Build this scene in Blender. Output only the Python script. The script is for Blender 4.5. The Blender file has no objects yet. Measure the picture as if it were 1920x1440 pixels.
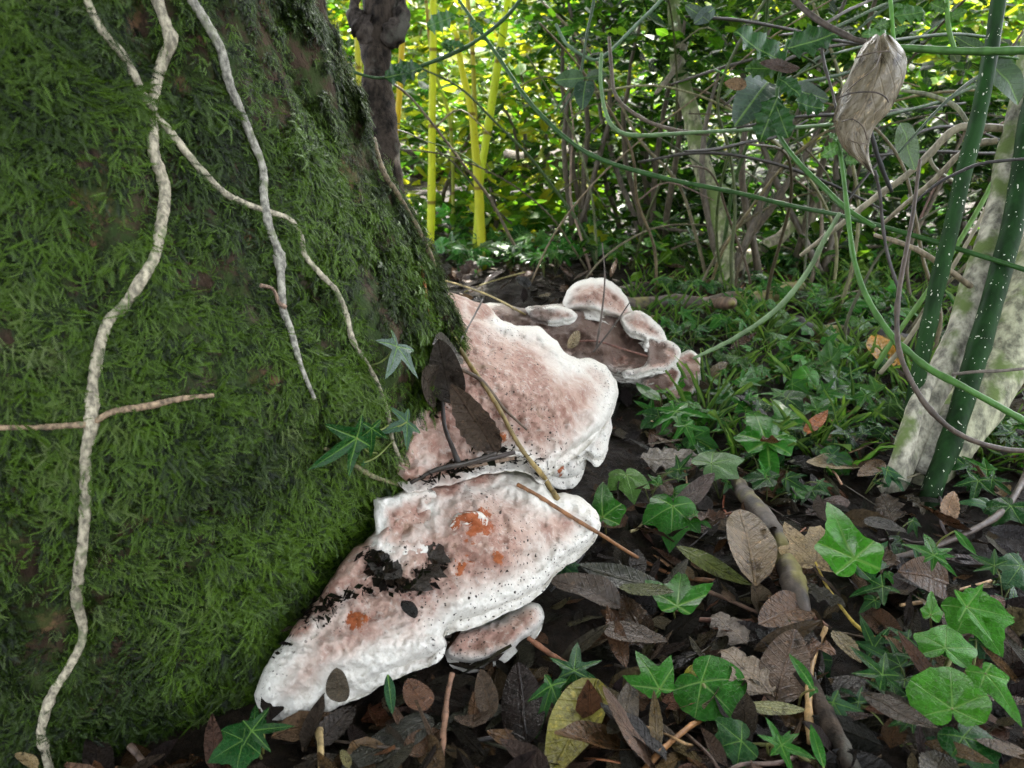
import bpy, math, random
import numpy as np
from mathutils import Vector, Matrix, Euler
from mathutils.bvhtree import BVHTree
from mathutils.geometry import delaunay_2d_cdt

random.seed(7)
RNG = np.random.default_rng(11)
scene = bpy.context.scene
R = math.radians

# ------------------------------------------------------------------ camera
CAM_H, PITCH, FPX = 0.50, R(20.4), 1397.0
cam_data = bpy.data.cameras.new('camera')
cam = bpy.data.objects.new('camera', cam_data)
scene.collection.objects.link(cam)
cam.location = (0, 0, CAM_H)
cam.rotation_euler = (math.pi / 2 - PITCH, 0, 0)
cam_data.sensor_width = 36.0
cam_data.lens = FPX / 1920 * 36.0
cam_data.clip_start = 0.02
cam_data.clip_end = 1000
cam_data.dof.use_dof = True
cam_data.dof.focus_distance = 0.85
cam_data.dof.aperture_fstop = 10.0
scene.camera = cam

# ------------------------------------------------------------------ world, sun, exposure
SUN_EL, SUN_AZ = R(50), R(12)          # azimuth measured from +Y towards +X
world = bpy.data.worlds.new('World')
scene.world = world
world.use_nodes = True
wn = world.node_tree
wn.nodes.clear()
sky = wn.nodes.new('ShaderNodeTexSky')
sky.sky_type = 'NISHITA'
sky.sun_disc = False
sky.sun_elevation = SUN_EL
sky.sun_rotation = SUN_AZ
sky.dust_density = 3.0
sky.air_density = 1.0
sky.ozone_density = 1.0
bg = wn.nodes.new('ShaderNodeBackground')
bg.inputs['Strength'].default_value = 0.14
wo = wn.nodes.new('ShaderNodeOutputWorld')
hs = wn.nodes.new('ShaderNodeHueSaturation')       # thin bright overcast: the blue washed out evenly
hs.inputs['Saturation'].default_value = 0.30
wn.links.new(sky.outputs[0], hs.inputs['Color'])
wn.links.new(hs.outputs[0], bg.inputs[0])
wn.links.new(bg.outputs[0], wo.inputs[0])
sun_d = bpy.data.lights.new('sun', 'SUN')
sun_d.energy = 4.0
sun_d.angle = R(1.0)
sun_d.color = (1.0, 0.95, 0.86)
sun = bpy.data.objects.new('sun', sun_d)
scene.collection.objects.link(sun)
sdir = Vector((math.sin(SUN_AZ) * math.cos(SUN_EL), math.cos(SUN_AZ) * math.cos(SUN_EL), math.sin(SUN_EL)))
sun.rotation_euler = sdir.to_track_quat('Z', 'Y').to_euler()
sun.location = sdir * 6
scene.view_settings.view_transform = 'Standard'
scene.view_settings.look = 'None'
scene.view_settings.gamma = 1.0
scene.view_settings.exposure = 2.95
scene.render.engine = 'CYCLES'
scene.cycles.use_denoising = True
scene.cycles.use_adaptive_sampling = True
scene.cycles.adaptive_threshold = 0.02
scene.cycles.denoising_prefilter = 'NONE'
scene.cycles.sample_clamp_indirect = 4.0
scene.cycles.max_bounces = 5
scene.cycles.diffuse_bounces = 3
scene.cycles.glossy_bounces = 2
scene.cycles.transmission_bounces = 4
scene.cycles.transparent_max_bounces = 5
scene.cycles.caustics_reflective = False
scene.cycles.caustics_refractive = False

# ------------------------------------------------------------------ pixel -> place
CP, SP = math.cos(PITCH), math.sin(PITCH)
CAM = Vector((0, 0, CAM_H))
def ray(px, py):
    x = (px - 960) / FPX; d = (py - 720) / FPX
    return Vector((x, CP - d * SP, -SP - d * CP))          # depth 1 along the view axis
def PZ(px, py, z):
    r = ray(px, py); return CAM + r * ((z - CAM_H) / r.z)
def PD(px, py, depth):
    return CAM + ray(px, py) * depth
def to_px(p):
    v = Vector(p) - CAM
    depth = v.y * CP - v.z * SP
    up = v.y * SP + v.z * CP
    return 960 + FPX * v.x / depth, 720 - FPX * up / depth, depth

# ------------------------------------------------------------------ numpy noise
def _hash(i, j, k, seed):
    n = (i * 73856093) ^ (j * 19349663) ^ (k * 83492791) ^ (seed * 2654435)
    n = (n ^ (n >> 13)) * 1274126177 & 0x7fffffff
    n = (n ^ (n >> 15)) & 0xffff
    return n / 65535.0
def vnoise(P, scale, seed=0):
    P = np.asarray(P, float) * scale
    I = np.floor(P).astype(np.int64); F = P - I; F = F * F * (3 - 2 * F)
    out = 0
    for a in (0, 1):
        for b in (0, 1):
            for c in (0, 1):
                w = (F[:, 0] if a else 1 - F[:, 0]) * (F[:, 1] if b else 1 - F[:, 1]) * (F[:, 2] if c else 1 - F[:, 2])
                out = out + w * _hash(I[:, 0] + a, I[:, 1] + b, I[:, 2] + c, seed)
    return out * 2 - 1
def fbm(P, scale, seed=0, octv=4, gain=0.5):
    o = 0; a = 1.0
    for k in range(octv):
        o = o + a * vnoise(P, scale * 2 ** k, seed + k * 17); a *= gain
    return o
def sstep(a, b, x):
    t = np.clip((x - a) / (b - a), 0, 1); return t * t * (3 - 2 * t)

def gh_arr(X, Y):
    P = np.stack([X, Y, np.zeros_like(X)], 1)
    near = np.exp(-((np.hypot(X, Y)) / 6.0) ** 2)
    return (0.016 * fbm(P, 5.0, 3, 3) + 0.006 * vnoise(P, 30, 9)) * near + 0.10 * vnoise(P, 0.35, 5) * (1 - near) + 0.02 * np.exp(-(((X + .45) ** 2 + (Y - .82) ** 2) / .25))
_gx = np.linspace(-4, 5, 901); _gy = np.linspace(-1, 13, 1401)
_GG = gh_arr(np.repeat(_gx, 1401), np.tile(_gy, 901)).reshape(901, 1401)
def gh(x, y):
    a = min(max((x + 4) * 100, 0), 899.99); b = min(max((y + 1) * 100, 0), 1399.99); i = int(a); j = int(b); u = a - i; v = b - j
    return float((_GG[i, j] * (1 - u) + _GG[i + 1, j] * u) * (1 - v) + (_GG[i, j + 1] * (1 - u) + _GG[i + 1, j + 1] * u) * v)
def PG(px, py, h=0.0):
    z = 0.0
    for _ in range(4):
        p = PZ(px, py, z + h); z = gh(p.x, p.y)
    return PZ(px, py, z + h)

# ------------------------------------------------------------------ object helpers
COL = scene.collection
def tag(o, label=None, cat=None, group=None, kind=None):
    if label: o['label'] = label
    if cat: o['category'] = cat
    if group: o['group'] = group
    if kind: o['kind'] = kind
    return o
def empty(name, loc):
    o = bpy.data.objects.new(name, None); COL.objects.link(o)
    o.location = loc; o.empty_display_size = 0.02
    return o
def link_obj(name, me, parent=None, mat=None):
    o = bpy.data.objects.new(name, me); COL.objects.link(o)
    if mat is not None and len(me.materials) == 0: me.materials.append(mat)
    if parent is not None:
        o.parent = parent
        o.matrix_parent_inverse = Matrix.Translation(parent.location).inverted()
    return o
def np_mesh(name, V, F, smooth=True, mat=None, uv=None, attrs=None):
    """V (n,3); F (m,k) or list of such arrays"""
    me = bpy.data.meshes.new(name)
    V = np.asarray(V, np.float32)
    Fl = F if isinstance(F, list) else [F]
    Fl = [np.asarray(f, np.int32) for f in Fl if len(f)]
    loops = np.concatenate([f.ravel() for f in Fl])
    tot = np.concatenate([np.full(len(f), f.shape[1], np.int32) for f in Fl])
    st = np.concatenate([[0], np.cumsum(tot)[:-1]]).astype(np.int32)
    me.vertices.add(len(V)); me.vertices.foreach_set('co', V.ravel())
    me.loops.add(len(loops)); me.loops.foreach_set('vertex_index', loops)
    me.polygons.add(len(tot)); me.polygons.foreach_set('loop_start', st)
    me.update(calc_edges=True)
    if smooth: me.polygons.foreach_set('use_smooth', np.ones(len(tot), bool))
    if uv is not None:
        l = me.uv_layers.new(name='UVMap')
        l.data.foreach_set('uv', np.asarray(uv, np.float32)[loops].ravel())
    for k, a in (attrs or {}).items():
        a = np.asarray(a, np.float32)
        if a.ndim == 1:
            at = me.attributes.new(k, 'FLOAT', 'POINT'); at.data.foreach_set('value', a)
        else:
            at = me.attributes.new(k, 'FLOAT_VECTOR', 'POINT'); at.data.foreach_set('vector', a.ravel())
    me.validate(clean_customdata=False)
    if mat is not None: me.materials.append(mat)
    return me

def catmull(pts, n_per=6):
    P = [np.asarray(p, float) for p in pts]
    if len(P) < 3:
        return [P[0] + (P[-1] - P[0]) * t for t in np.linspace(0, 1, n_per + 1)]
    Q = [2 * P[0] - P[1]] + P + [2 * P[-1] - P[-2]]
    out = []
    for i in range(1, len(Q) - 2):
        p0, p1, p2, p3 = Q[i - 1:i + 3]
        for k in range(n_per):
            t = k / n_per
            out.append(0.5 * ((2 * p1) + (-p0 + p2) * t + (2 * p0 - 5 * p1 + 4 * p2 - p3) * t * t + (-p0 + 3 * p1 - 3 * p2 + p3) * t ** 3))
    out.append(P[-1]); return out

def tube_arrays(pts, radii, sides=8, n_per=6, knob=0.0, wob=0.0, seed=0, rough=0.0):
    pts4 = [tuple(p) + (r,) for p, r in zip(pts, radii)]
    C = np.array(catmull(pts4, n_per)); P = C[:, :3]; rad = np.maximum(C[:, 3], 2e-4)
    n = len(P)
    if knob or wob:
        seed = abs(int(seed)); g = np.random.default_rng(seed)
        s = np.concatenate([[0], np.cumsum(np.linalg.norm(np.diff(P, axis=0), axis=1))])
        L = max(s[-1], 1e-6)
        k = np.zeros(n)
        for q in range(max(2, int(L / 0.035))):
            c = g.uniform(0, L); w = g.uniform(.003, .006)
            k += g.uniform(.4, 1) * np.exp(-((s - c) / w) ** 2)
        rad = rad * (1 + knob * np.minimum(k, 1.3) + .35 * knob * vnoise(np.stack([s, s * 0, s * 0], 1), 60, seed + 1))
        if wob:
            off = np.stack([vnoise(np.stack([s + i * 9, s * 0, s * 0], 1), 14, seed + 5 + i) for i in range(3)], 1)
            P = P + off * wob
    T = np.gradient(P, axis=0); T /= np.linalg.norm(T, axis=1)[:, None] + 1e-12
    up = np.array([0, 0, 1.0]) if abs(T[0][2]) < .9 else np.array([1.0, 0, 0])
    nrm = np.cross(T[0], up); nrm /= np.linalg.norm(nrm)
    Nn = [nrm]
    for i in range(1, n):
        v = Nn[-1] - T[i] * np.dot(Nn[-1], T[i]); Nn.append(v / (np.linalg.norm(v) + 1e-12))
    Nn = np.array(Nn); B = np.cross(T, Nn)
    a = np.arange(sides) * 2 * math.pi / sides
    V = (P[:, None, :] + rad[:, None, None] * (np.cos(a)[None, :, None] * Nn[:, None, :] + np.sin(a)[None, :, None] * B[:, None, :])).reshape(-1, 3)
    if rough:
        rv = np.repeat(rad, sides)[:, None]; cen = np.repeat(P, sides, axis=0); rmean = float(rad.mean())
        V = V + (V - cen) * (rough * fbm(V, 1.1 / rmean, seed + 7, 3)[:, None])
    i = np.arange(n - 1)[:, None] * sides; j = np.arange(sides)[None, :]; j2 = (j + 1) % sides
    F = np.stack([i + j, i + j2, i + sides + j2, i + sides + j], -1).reshape(-1, 4)
    e = len(V)
    V = np.concatenate([V, [P[0] - T[0] * rad[0] * .4, P[-1] + T[-1] * rad[-1] * .4]])
    j = np.arange(sides); j2 = (j + 1) % sides
    F3 = np.concatenate([np.stack([j2, j, np.full(sides, e)], 1), np.stack([(n - 1) * sides + j, (n - 1) * sides + j2, np.full(sides, e + 1)], 1)])
    return V, F, F3
def tube(name, pts, radii, mat, parent=None, color=None, **kw):
    if not isinstance(radii, (list, tuple)): radii = [radii] * len(pts)
    if len(radii) == 2 and len(pts) != 2:
        radii = list(np.linspace(radii[0], radii[1], len(pts)))
    V, F, F3 = tube_arrays(pts, radii, **kw)
    o0 = np.array(parent.location) if parent is not None else V.mean(0)
    me = np_mesh(name, V - o0, [F, F3], mat=mat)
    o = bpy.data.objects.new(name, me); COL.objects.link(o)
    if parent is not None: o.parent = parent
    else: o.location = o0
    if color: o.color = (*color, 1)
    return o

# ------------------------------------------------------------------ materials
class NT:
    def __init__(self, name):
        self.m = bpy.data.materials.new(name); self.m.use_nodes = True
        self.t = self.m.node_tree; self.t.nodes.clear()
        self.out = self.t.nodes.new('ShaderNodeOutputMaterial')
    def n(self, typ, **kw):
        x = self.t.nodes.new(typ)
        for k, v in kw.items(): setattr(x, k, v)
        return x
    def set(self, sock, v):
        if v is None: return
        if isinstance(v, bpy.types.NodeSocket): self.t.links.new(v, sock)
        elif isinstance(v, (tuple, list)):
            sock.default_value = (*v, 1) if (len(v) == 3 and sock.type == 'RGBA') else v
        else: sock.default_value = v
    def math(self, op, a, b=None, c=None, clamp=False):
        x = self.n('ShaderNodeMath', operation=op, use_clamp=clamp)
        self.set(x.inputs[0], a); self.set(x.inputs[1], b)
        if c is not None: self.set(x.inputs[2], c)
        return x.outputs[0]
    def mix(self, f, a, b, mode='MIX'):
        x = self.n('ShaderNodeMix', data_type='RGBA', blend_type=mode)
        self.set(x.inputs[0], f); self.set(x.inputs[6], a); self.set(x.inputs[7], b)
        return x.outputs[2]
    def ss(self, a, b, x, lo=0.0, hi=1.0):
        y = self.n('ShaderNodeMapRange', interpolation_type='SMOOTHSTEP')
        self.set(y.inputs[0], x); y.inputs[1].default_value = a; y.inputs[2].default_value = b
        y.inputs[3].default_value = lo; y.inputs[4].default_value = hi
        return y.outputs[0]
    def obj(self): return self.n('ShaderNodeTexCoord').outputs['Object']
    def geo(self): return self.n('ShaderNodeNewGeometry').outputs['Position']
    def uv(self):
        s = self.n('ShaderNodeSeparateXYZ'); self.set(s.inputs[0], self.n('ShaderNodeTexCoord').outputs['UV'])
        return s.outputs[0], s.outputs[1]
    def noise(self, vec, scale, detail=4, rough=.55, dist=0.0):
        x = self.n('ShaderNodeTexNoise'); self.set(x.inputs['Vector'], vec)
        x.inputs['Scale'].default_value = scale; x.inputs['Detail'].default_value = detail
        x.inputs['Roughness'].default_value = rough; x.inputs['Distortion'].default_value = dist
        return x.outputs['Fac']
    def voro(self, vec, scale, feature='F1', out='Distance'):
        x = self.n('ShaderNodeTexVoronoi', feature=feature); self.set(x.inputs['Vector'], vec)
        x.inputs['Scale'].default_value = scale
        return x.outputs[out]
    def stretch(self, vec, s):
        x = self.n('ShaderNodeMapping'); self.set(x.inputs[0], vec); x.inputs['Scale'].default_value = s
        return x.outputs[0]
    def attr(self, name, typ='GEOMETRY', out='Fac'):
        return self.n('ShaderNodeAttribute', attribute_name=name, attribute_type=typ).outputs[out]
    def ocol(self): return self.n('ShaderNodeObjectInfo').outputs['Color']
    def orand(self): return self.n('ShaderNodeObjectInfo').outputs['Random']
    def bump(self, h, strength=.3, dist=.001):
        x = self.n('ShaderNodeBump'); self.set(x.inputs['Height'], h)
        x.inputs['Strength'].default_value = strength; x.inputs['Distance'].default_value = dist
        return x.outputs[0]
    def bsdf(self, col, rough=.6, normal=None, spec=.5, coat=0.0, coat_rough=.1, sss=0.0):
        p = self.n('ShaderNodeBsdfPrincipled')
        self.set(p.inputs['Base Color'], col); self.set(p.inputs['Roughness'], rough)
        self.set(p.inputs['Specular IOR Level'], spec)
        if normal is not None: self.set(p.inputs['Normal'], normal)
        if coat: p.inputs['Coat Weight'].default_value = coat; p.inputs['Coat Roughness'].default_value = coat_rough
        if sss:
            p.inputs['Subsurface Weight'].default_value = sss; p.inputs['Subsurface Radius'].default_value = (.006, .003, .002)
            p.inputs['Subsurface Scale'].default_value = 1.0
        return p.outputs[0]
    def done(self, sh, trans=None, tfac=.3):
        if trans is not None:
            t = self.n('ShaderNodeBsdfTranslucent'); self.set(t.inputs[0], trans)
            mx = self.n('ShaderNodeMixShader'); mx.inputs[0].default_value = tfac
            self.t.links.new(sh, mx.inputs[1]); self.t.links.new(t.outputs[0], mx.inputs[2]); sh = mx.outputs[0]
        self.t.links.new(sh, self.out.inputs[0]); return self.m

def m_leaf(name, veins, pale, rough=.28, trans=.22, dead=False, attr_col=False, spec=.4):
    k = NT(name); u, v = k.uv()
    col = k.attr('col', out='Color') if attr_col else k.ocol()
    P = k.obj()
    vec = k.n('ShaderNodeCombineXYZ'); k.set(vec.inputs[0], u); k.set(vec.inputs[1], v)
    rnd = k.orand(); k.set(vec.inputs[2], k.math('MULTIPLY', rnd, 37.0)); L = vec.outputs[0]
    d = None
    if veins == 'palmate':
        for a, ln in ((0, .95), (54, .7), (-54, .7), (120, .4), (-120, .4)):
            ca, sa = math.cos(R(a)), math.sin(R(a))
            perp = k.math('ABSOLUTE', k.math('SUBTRACT', k.math('MULTIPLY', u, sa), k.math('MULTIPLY', v, ca)))
            al = k.math('ADD', k.math('MULTIPLY', u, ca), k.math('MULTIPLY', v, sa))
            pen = k.math('ADD', perp, k.math('ADD', k.math('MULTIPLY', k.math('MAXIMUM', k.math('MULTIPLY', al, -1.0), 0.0), 1.0),
                                             k.math('MULTIPLY', k.math('MAXIMUM', al, 0.0), .018)))
            d = pen if d is None else k.math('MINIMUM', d, pen)
        main = k.ss(.010, .026, d, 1, 0)
        ret = k.ss(.02, .06, k.voro(L, 7.5, 'DISTANCE_TO_EDGE'), .35, 0)
    else:
        av = k.math('ABSOLUTE', v)
        main = k.ss(.008, .02, av, 1, 0)
        ph = k.math('FRACT', k.math('MULTIPLY', k.math('SUBTRACT', u, k.math('MULTIPLY', av, .75)), 9.0))
        ret = k.ss(.03, .10, k.math('ABSOLUTE', k.math('SUBTRACT', ph, .5)), .4, 0)
    vein = k.math('MAXIMUM', main, ret)
    n1 = k.noise(L, 3.0, 5, .6); n2 = k.noise(L, 22, 3, .6)
    base = k.mix(1.0, col, k.mix(n1, (.40, .40, .38), (1.5, 1.5, 1.35)), 'MULTIPLY')
    base = k.mix(k.ss(.35, .75, n2), base, k.mix(1.0, base, (.62, .6, .55), 'MULTIPLY'))
    if dead:
        base = k.mix(k.math('MULTIPLY', vein, .45), base, k.mix(1.0, base, pale, 'MULTIPLY'))
        sp = k.ss(.52, .66, k.noise(L, 6.5, 5, .75))
        base = k.mix(sp, base, k.mix(1.0, base, (.30, .27, .25), 'MULTIPLY'))
        base = k.mix(k.ss(.58, .68, k.noise(L, 14, 4, .7)), base, k.mix(1.0, base, (1.9, 1.7, 1.5), 'MULTIPLY'))
    else:
        base = k.mix(k.math('MULTIPLY', main, .7), k.mix(k.math('MULTIPLY', ret, .38), base, pale), pale)
        sp = k.ss(.66, .72, k.noise(L, 9, 3, .7))
        base = k.mix(k.math('MULTIPLY', sp, .5), base, (.09, .07, .03))
    h = k.math('ADD', k.math('MULTIPLY', vein, -.6 if not dead else .7), k.math('MULTIPLY', n2, .7))
    nb = k.bump(h, .7 if not dead else 1.0, .0012 if not dead else .003)
    rg = k.ss(.3, .75, n1, rough - .08, rough + .2)
    sh = k.bsdf(base, rg, nb, spec)
    return k.done(sh, k.mix(.35, base, (1, 1, .3), 'MULTIPLY') if not dead else base, trans)

def m_simple(name, scale=60, rough=.6, amp=(.55, 1.35), bumpd=.0008, spec=.4, stretch=(1, 1, .35), lichen=None, lich=(.6, .75), speck=None, coat=0.0):
    k = NT(name); P = k.stretch(k.obj(), stretch) if stretch else k.obj(); O = k.obj()
    n = k.noise(P, scale, 6, .65); n2 = k.noise(O, scale * .22, 4, .6)
    c = k.mix(1.0, k.ocol(), k.mix(k.ss(.3, .7, n), (amp[0],) * 3, (amp[1],) * 3), 'MULTIPLY')
    if lichen is not None: c = k.mix(k.ss(lich[0], lich[1], n2), c, lichen)
    if speck is not None:
        S3 = k.stretch(O, (1, 1, .5)); wx = k.n('ShaderNodeVectorMath', operation='ADD'); nz = k.n('ShaderNodeTexNoise'); k.set(nz.inputs['Vector'], O); nz.inputs['Scale'].default_value = 60
        k.set(wx.inputs[0], S3); sc_ = k.n('ShaderNodeVectorMath', operation='SCALE'); k.set(sc_.inputs[0], nz.outputs['Color']); sc_.inputs[3].default_value = .02; k.set(wx.inputs[1], sc_.outputs[0]); S3 = wx.outputs[0]
        v = k.voro(S3, 230); cc = k.n('ShaderNodeSeparateColor'); k.set(cc.inputs[0], k.voro(S3, 230, out='Color'))
        s = k.math('MULTIPLY', k.math('LESS_THAN', v, k.math('MULTIPLY', cc.outputs[1], .26)), k.math('GREATER_THAN', cc.outputs[0], .35))
        c = k.mix(s, c, speck)
    return k.done(k.bsdf(c, k.ss(.3, .7, n2, rough - .1, rough + .1), k.bump(n, .8, bumpd), spec, coat))

def m_fungus(name, dirty=0.0, pinkness=1.0):
    k = NT(name); O = k.obj()
    e = k.attr('edge'); rust = k.attr('rust'); side = k.attr('dirt')
    w1 = k.noise(O, 7, 5, .6, .6); w2 = k.noise(O, 26, 5, .65, .4); w3 = k.noise(O, 120, 4, .7); w4 = k.noise(O, 420, 3, .6)
    white = k.mix(w2, (.62, .58, .51), (.76, .74, .69))
    white = k.mix(k.math('MULTIPLY', k.ss(.50, .66, k.noise(O, 260, 4, .7)), .45), white, (.42, .37, .30))
    pink = k.mix(k.ss(.3, .7, k.noise(O, 38, 5, .7)), (.27, .135, .10), (.46, .315, .25))
    pink = k.mix(k.math('MULTIPLY', k.ss(.5, .7, k.noise(O, 200, 4, .7)), .5), pink, (.20, .105, .08))
    pale = k.mix(k.ss(.3, .7, w3), (.46, .345, .285), (.60, .51, .45))
    tan = (.25, .155, .105)
    # how far in from the growing margin, broken up softly and then finely
    q = k.math('ADD', e, k.math('MULTIPLY', k.math('SUBTRACT', w1, .5), 1.0))
    q = k.math('ADD', q, k.math('MULTIPLY', k.math('SUBTRACT', w3, .5), .40))
    c = k.mix(k.ss(.10, .40, q), white, pale)
    c = k.mix(k.math('MULTIPLY', k.ss(.28, .62, k.math('ADD', q, k.math('MULTIPLY', k.math('SUBTRACT', w2, .5), .9))), pinkness), c, pink)
    c = k.mix(k.math('MULTIPLY', k.ss(.54, .64, w3), .32), c, white)
    c = k.mix(k.math('MULTIPLY', k.ss(.58, .66, k.noise(O, 15, 6, .7, 1.0)), k.ss(.4, .7, e)), c, tan)
    rr = k.math('ADD', rust, k.math('ADD', k.math('MULTIPLY', k.math('SUBTRACT', k.noise(O, 55, 5, .7, .8), .5), 4.0), k.math('MULTIPLY', k.math('SUBTRACT', w3, .5), 2.6)))
    c = k.mix(k.math('MULTIPLY', k.ss(.50, .75, rr), k.ss(.12, .3, rust)), c, k.mix(w2, (.24, .045, .018), (.36, .12, .035)))
    if dirty:
        dn = k.math('ADD', side, k.math('MULTIPLY', k.math('SUBTRACT', k.noise(O, 30, 6, .75, .8), .5), 2.4))
        c = k.mix(k.math('MULTIPLY', k.ss(.35, .6, dn), dirty), c, k.mix(w3, (.055, .034, .026), (.20, .13, .10)))
    for sc, th, rare in ((140, .17, .55), (320, .22, .66)):
        v = k.voro(O, sc); cc = k.n('ShaderNodeSeparateColor'); k.set(cc.inputs[0], k.voro(O, sc, out='Color'))
        s = k.math('MULTIPLY', k.ss(th, th + .06, v, 1, 0), k.math('GREATER_THAN', cc.outputs[0], rare))
        s = k.math('MULTIPLY', s, k.ss(.42, .58, k.noise(O, 9, 2, .5)))
        c = k.mix(s, c, (.035, .025, .02))
    h = k.math('ADD', k.math('MULTIPLY', w2, 1.2), k.math('ADD', k.math('MULTIPLY', w3, .55), k.math('MULTIPLY', w4, .2)))
    return k.done(k.bsdf(c, .62, k.bump(h, .8, .004), .25, sss=.0))

def m_bark():
    k = NT('mossy_bark'); O = k.obj()
    S = k.stretch(O, (1, 1, .3))
    a = k.noise(S, 28, 6, .7, .5); b = k.noise(O, 9, 5, .6); d = k.noise(O, 110, 5, .7)
    c = k.mix(k.ss(.3, .7, a), (.014, .009, .006), (.075, .048, .030))
    c = k.mix(k.ss(.52, .68, b), c, k.mix(k.ss(.35, .65, d), (.11, .10, .065), (.035, .032, .018)))
    c = k.mix(k.ss(.57, .63, k.noise(O, 17, 5, .65)), c, (.15, .085, .045))
    c = k.mix(k.ss(.55, .62, k.noise(S, 60, 5, .7)), c, (.010, .007, .005))
    c = k.mix(k.math('MULTIPLY', k.ss(.42, .56, k.noise(O, 33, 5, .7)), .75), c, k.mix(d, (.012, .03, .006), (.045, .085, .018)))
    h = k.math('ADD', a, k.math('MULTIPLY', d, .35))
    return k.done(k.bsdf(c, k.ss(.3, .7, b, .6, .9), k.bump(h, 1.0, .007), .12))

def m_moss():
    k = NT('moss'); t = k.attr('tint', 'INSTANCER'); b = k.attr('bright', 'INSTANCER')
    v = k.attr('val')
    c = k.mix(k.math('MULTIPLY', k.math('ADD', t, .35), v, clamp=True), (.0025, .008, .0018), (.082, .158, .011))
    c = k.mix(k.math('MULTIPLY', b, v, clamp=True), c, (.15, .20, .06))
    return k.done(k.bsdf(c, .35, None, .28), k.mix(.5, c, (1, 1, .4), 'MULTIPLY'), .3)

def m_soil():
    k = NT('soil'); G = k.geo()
    a = k.noise(G, 18, 6, .7); b = k.noise(G, 90, 6, .75); v = k.voro(G, 70)
    c = k.mix(k.ss(.3, .7, b), (.004, .003, .002), (.026, .017, .011))
    c = k.mix(k.ss(.55, .7, a), c, (.014, .018, .007))
    h = k.math('ADD', b, k.math('MULTIPLY', v, .5))
    return k.done(k.bsdf(c, k.ss(.35, .65, a, .4, .85), k.bump(h, 1, .006), .12))

M = {}
M['ivy'] = m_leaf('ivy_leaf', 'palmate', (.14, .27, .05), .16, .18, spec=.2)
M['green_leaf'] = m_leaf('green_leaf', 'pinnate', (.16, .28, .07), .24, .25)
M['bg_leaf'] = m_leaf('thin_green_leaf', 'pinnate', (.2, .32, .06), .45, .55, spec=.18)
M['bg_mass'] = m_leaf('thin_green_leaf_mass', 'pinnate', (.2, .32, .06), .45, .55, attr_col=True, spec=.18)
M['dead'] = m_leaf('dead_leaf', 'pinnate', (1.5, 1.4, 1.3), .26, .10, dead=True, spec=.32)
M['dead_mass'] = m_leaf('dead_leaf_mass', 'pinnate', (1.5, 1.4, 1.3), .45, .06, dead=True, attr_col=True, spec=.1)
M['dead_palm'] = m_leaf('dead_palmate_leaf', 'palmate', (.45, .4, .35), .45, .15, dead=True)
M['vine'] = m_simple('vine_bark', 260, .75, (.30, 1.35), .0022, lichen=(.17, .19, .10), lich=(.54, .70), stretch=(1, 1, .6))
M['twig'] = m_simple('twig_bark', 120, .5, (.5, 1.5), .0006)
M['stem'] = m_simple('smooth_stem', 70, .45, (.7, 1.2), .0003, spec=.3)
def m_cane():
    k = NT('cane_skin'); O = k.obj(); n = k.noise(k.stretch(O, (1, 1, .12)), 60, 4, .6); r = k.noise(O, 4, 3, .6)
    c = k.mix(1.0, k.ocol(), k.mix(n, (.75, .75, .75), (1.2, 1.2, 1.2)), 'MULTIPLY')
    c = k.mix(k.ss(.58, .72, r), c, k.mix(1.0, c, (.9, .55, .5), 'MULTIPLY'))
    sz = k.n('ShaderNodeSeparateXYZ'); k.set(sz.inputs[0], O)
    ring = k.math('ABSOLUTE', k.math('SUBTRACT', k.math('FRACT', k.math('ADD', k.math('MULTIPLY', sz.outputs[2], 4.3), k.math('MULTIPLY', k.orand(), 5.0))), .5))
    c = k.mix(k.ss(.012, .035, ring, .85, 0), c, (.16, .09, .02))
    c = k.mix(k.math('MULTIPLY', k.ss(.60, .68, k.noise(O, 45, 5, .7)), .6), c, (.20, .13, .03))
    return k.done(k.bsdf(c, .5, k.bump(n, .5, .001), .3), c, .45)
M['cane'] = m_cane()
M['speck'] = m_simple('speckled_green_bark', 50, .55, (.45, 1.35), .001, spec=.12, speck=(.62, .62, .5), stretch=(1, 1, .2))
M['pale'] = m_simple('pale_shrub_bark', 70, .75, (.22, 1.25), .003, lichen=(.13, .18, .05), lich=(.47, .62), stretch=(1, 1, .6))
M['dark'] = m_simple('dark_bark', 55, .8, (.12, 2.1), .006, stretch=(1, 1, .5), spec=.15, lichen=(.09, .085, .07), lich=(.56, .68))
M['log'] = m_simple('rotten_bark', 40, .6, (.35, 1.5), .003, lichen=(.22, .19, .06), lich=(.5, .6), stretch=None)
M['fungus'] = m_fungus('fungus_flesh')
M['fungus_dirty'] = m_fungus('weathered_fungus_flesh', .85)
M['bark'] = m_bark(); M['moss'] = m_moss(); M['soil'] = m_soil()

# ------------------------------------------------------------------ ground
def axis_pts(lo, hi, dense_lo, dense_hi, step, far_n):
    d = np.arange(dense_lo, dense_hi, step)
    a = dense_lo - np.geomspace(step, dense_lo - lo, far_n)[::-1]
    b = dense_hi + np.geomspace(step, hi - dense_hi, far_n)
    return np.concatenate([a, d, b])
gx = axis_pts(-220, 220, -1.0, 1.6, .012, 22); gy = axis_pts(-220, 260, .35, 3.0, .014, 22)
GX, GY = np.meshgrid(gx, gy, indexing='ij'); GZ = gh_arr(GX.ravel(), GY.ravel())
nx_, ny_ = len(gx), len(gy)
ii, jj = np.meshgrid(np.arange(nx_ - 1), np.arange(ny_ - 1), indexing='ij'); ii = ii.ravel(); jj = jj.ravel()
GF = np.stack([ii * ny_ + jj, (ii + 1) * ny_ + jj, (ii + 1) * ny_ + jj + 1, ii * ny_ + jj + 1], 1)
ground = link_obj('ground', np_mesh('ground', np.stack([GX.ravel(), GY.ravel(), GZ], 1), GF, mat=M['soil']))
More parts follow.
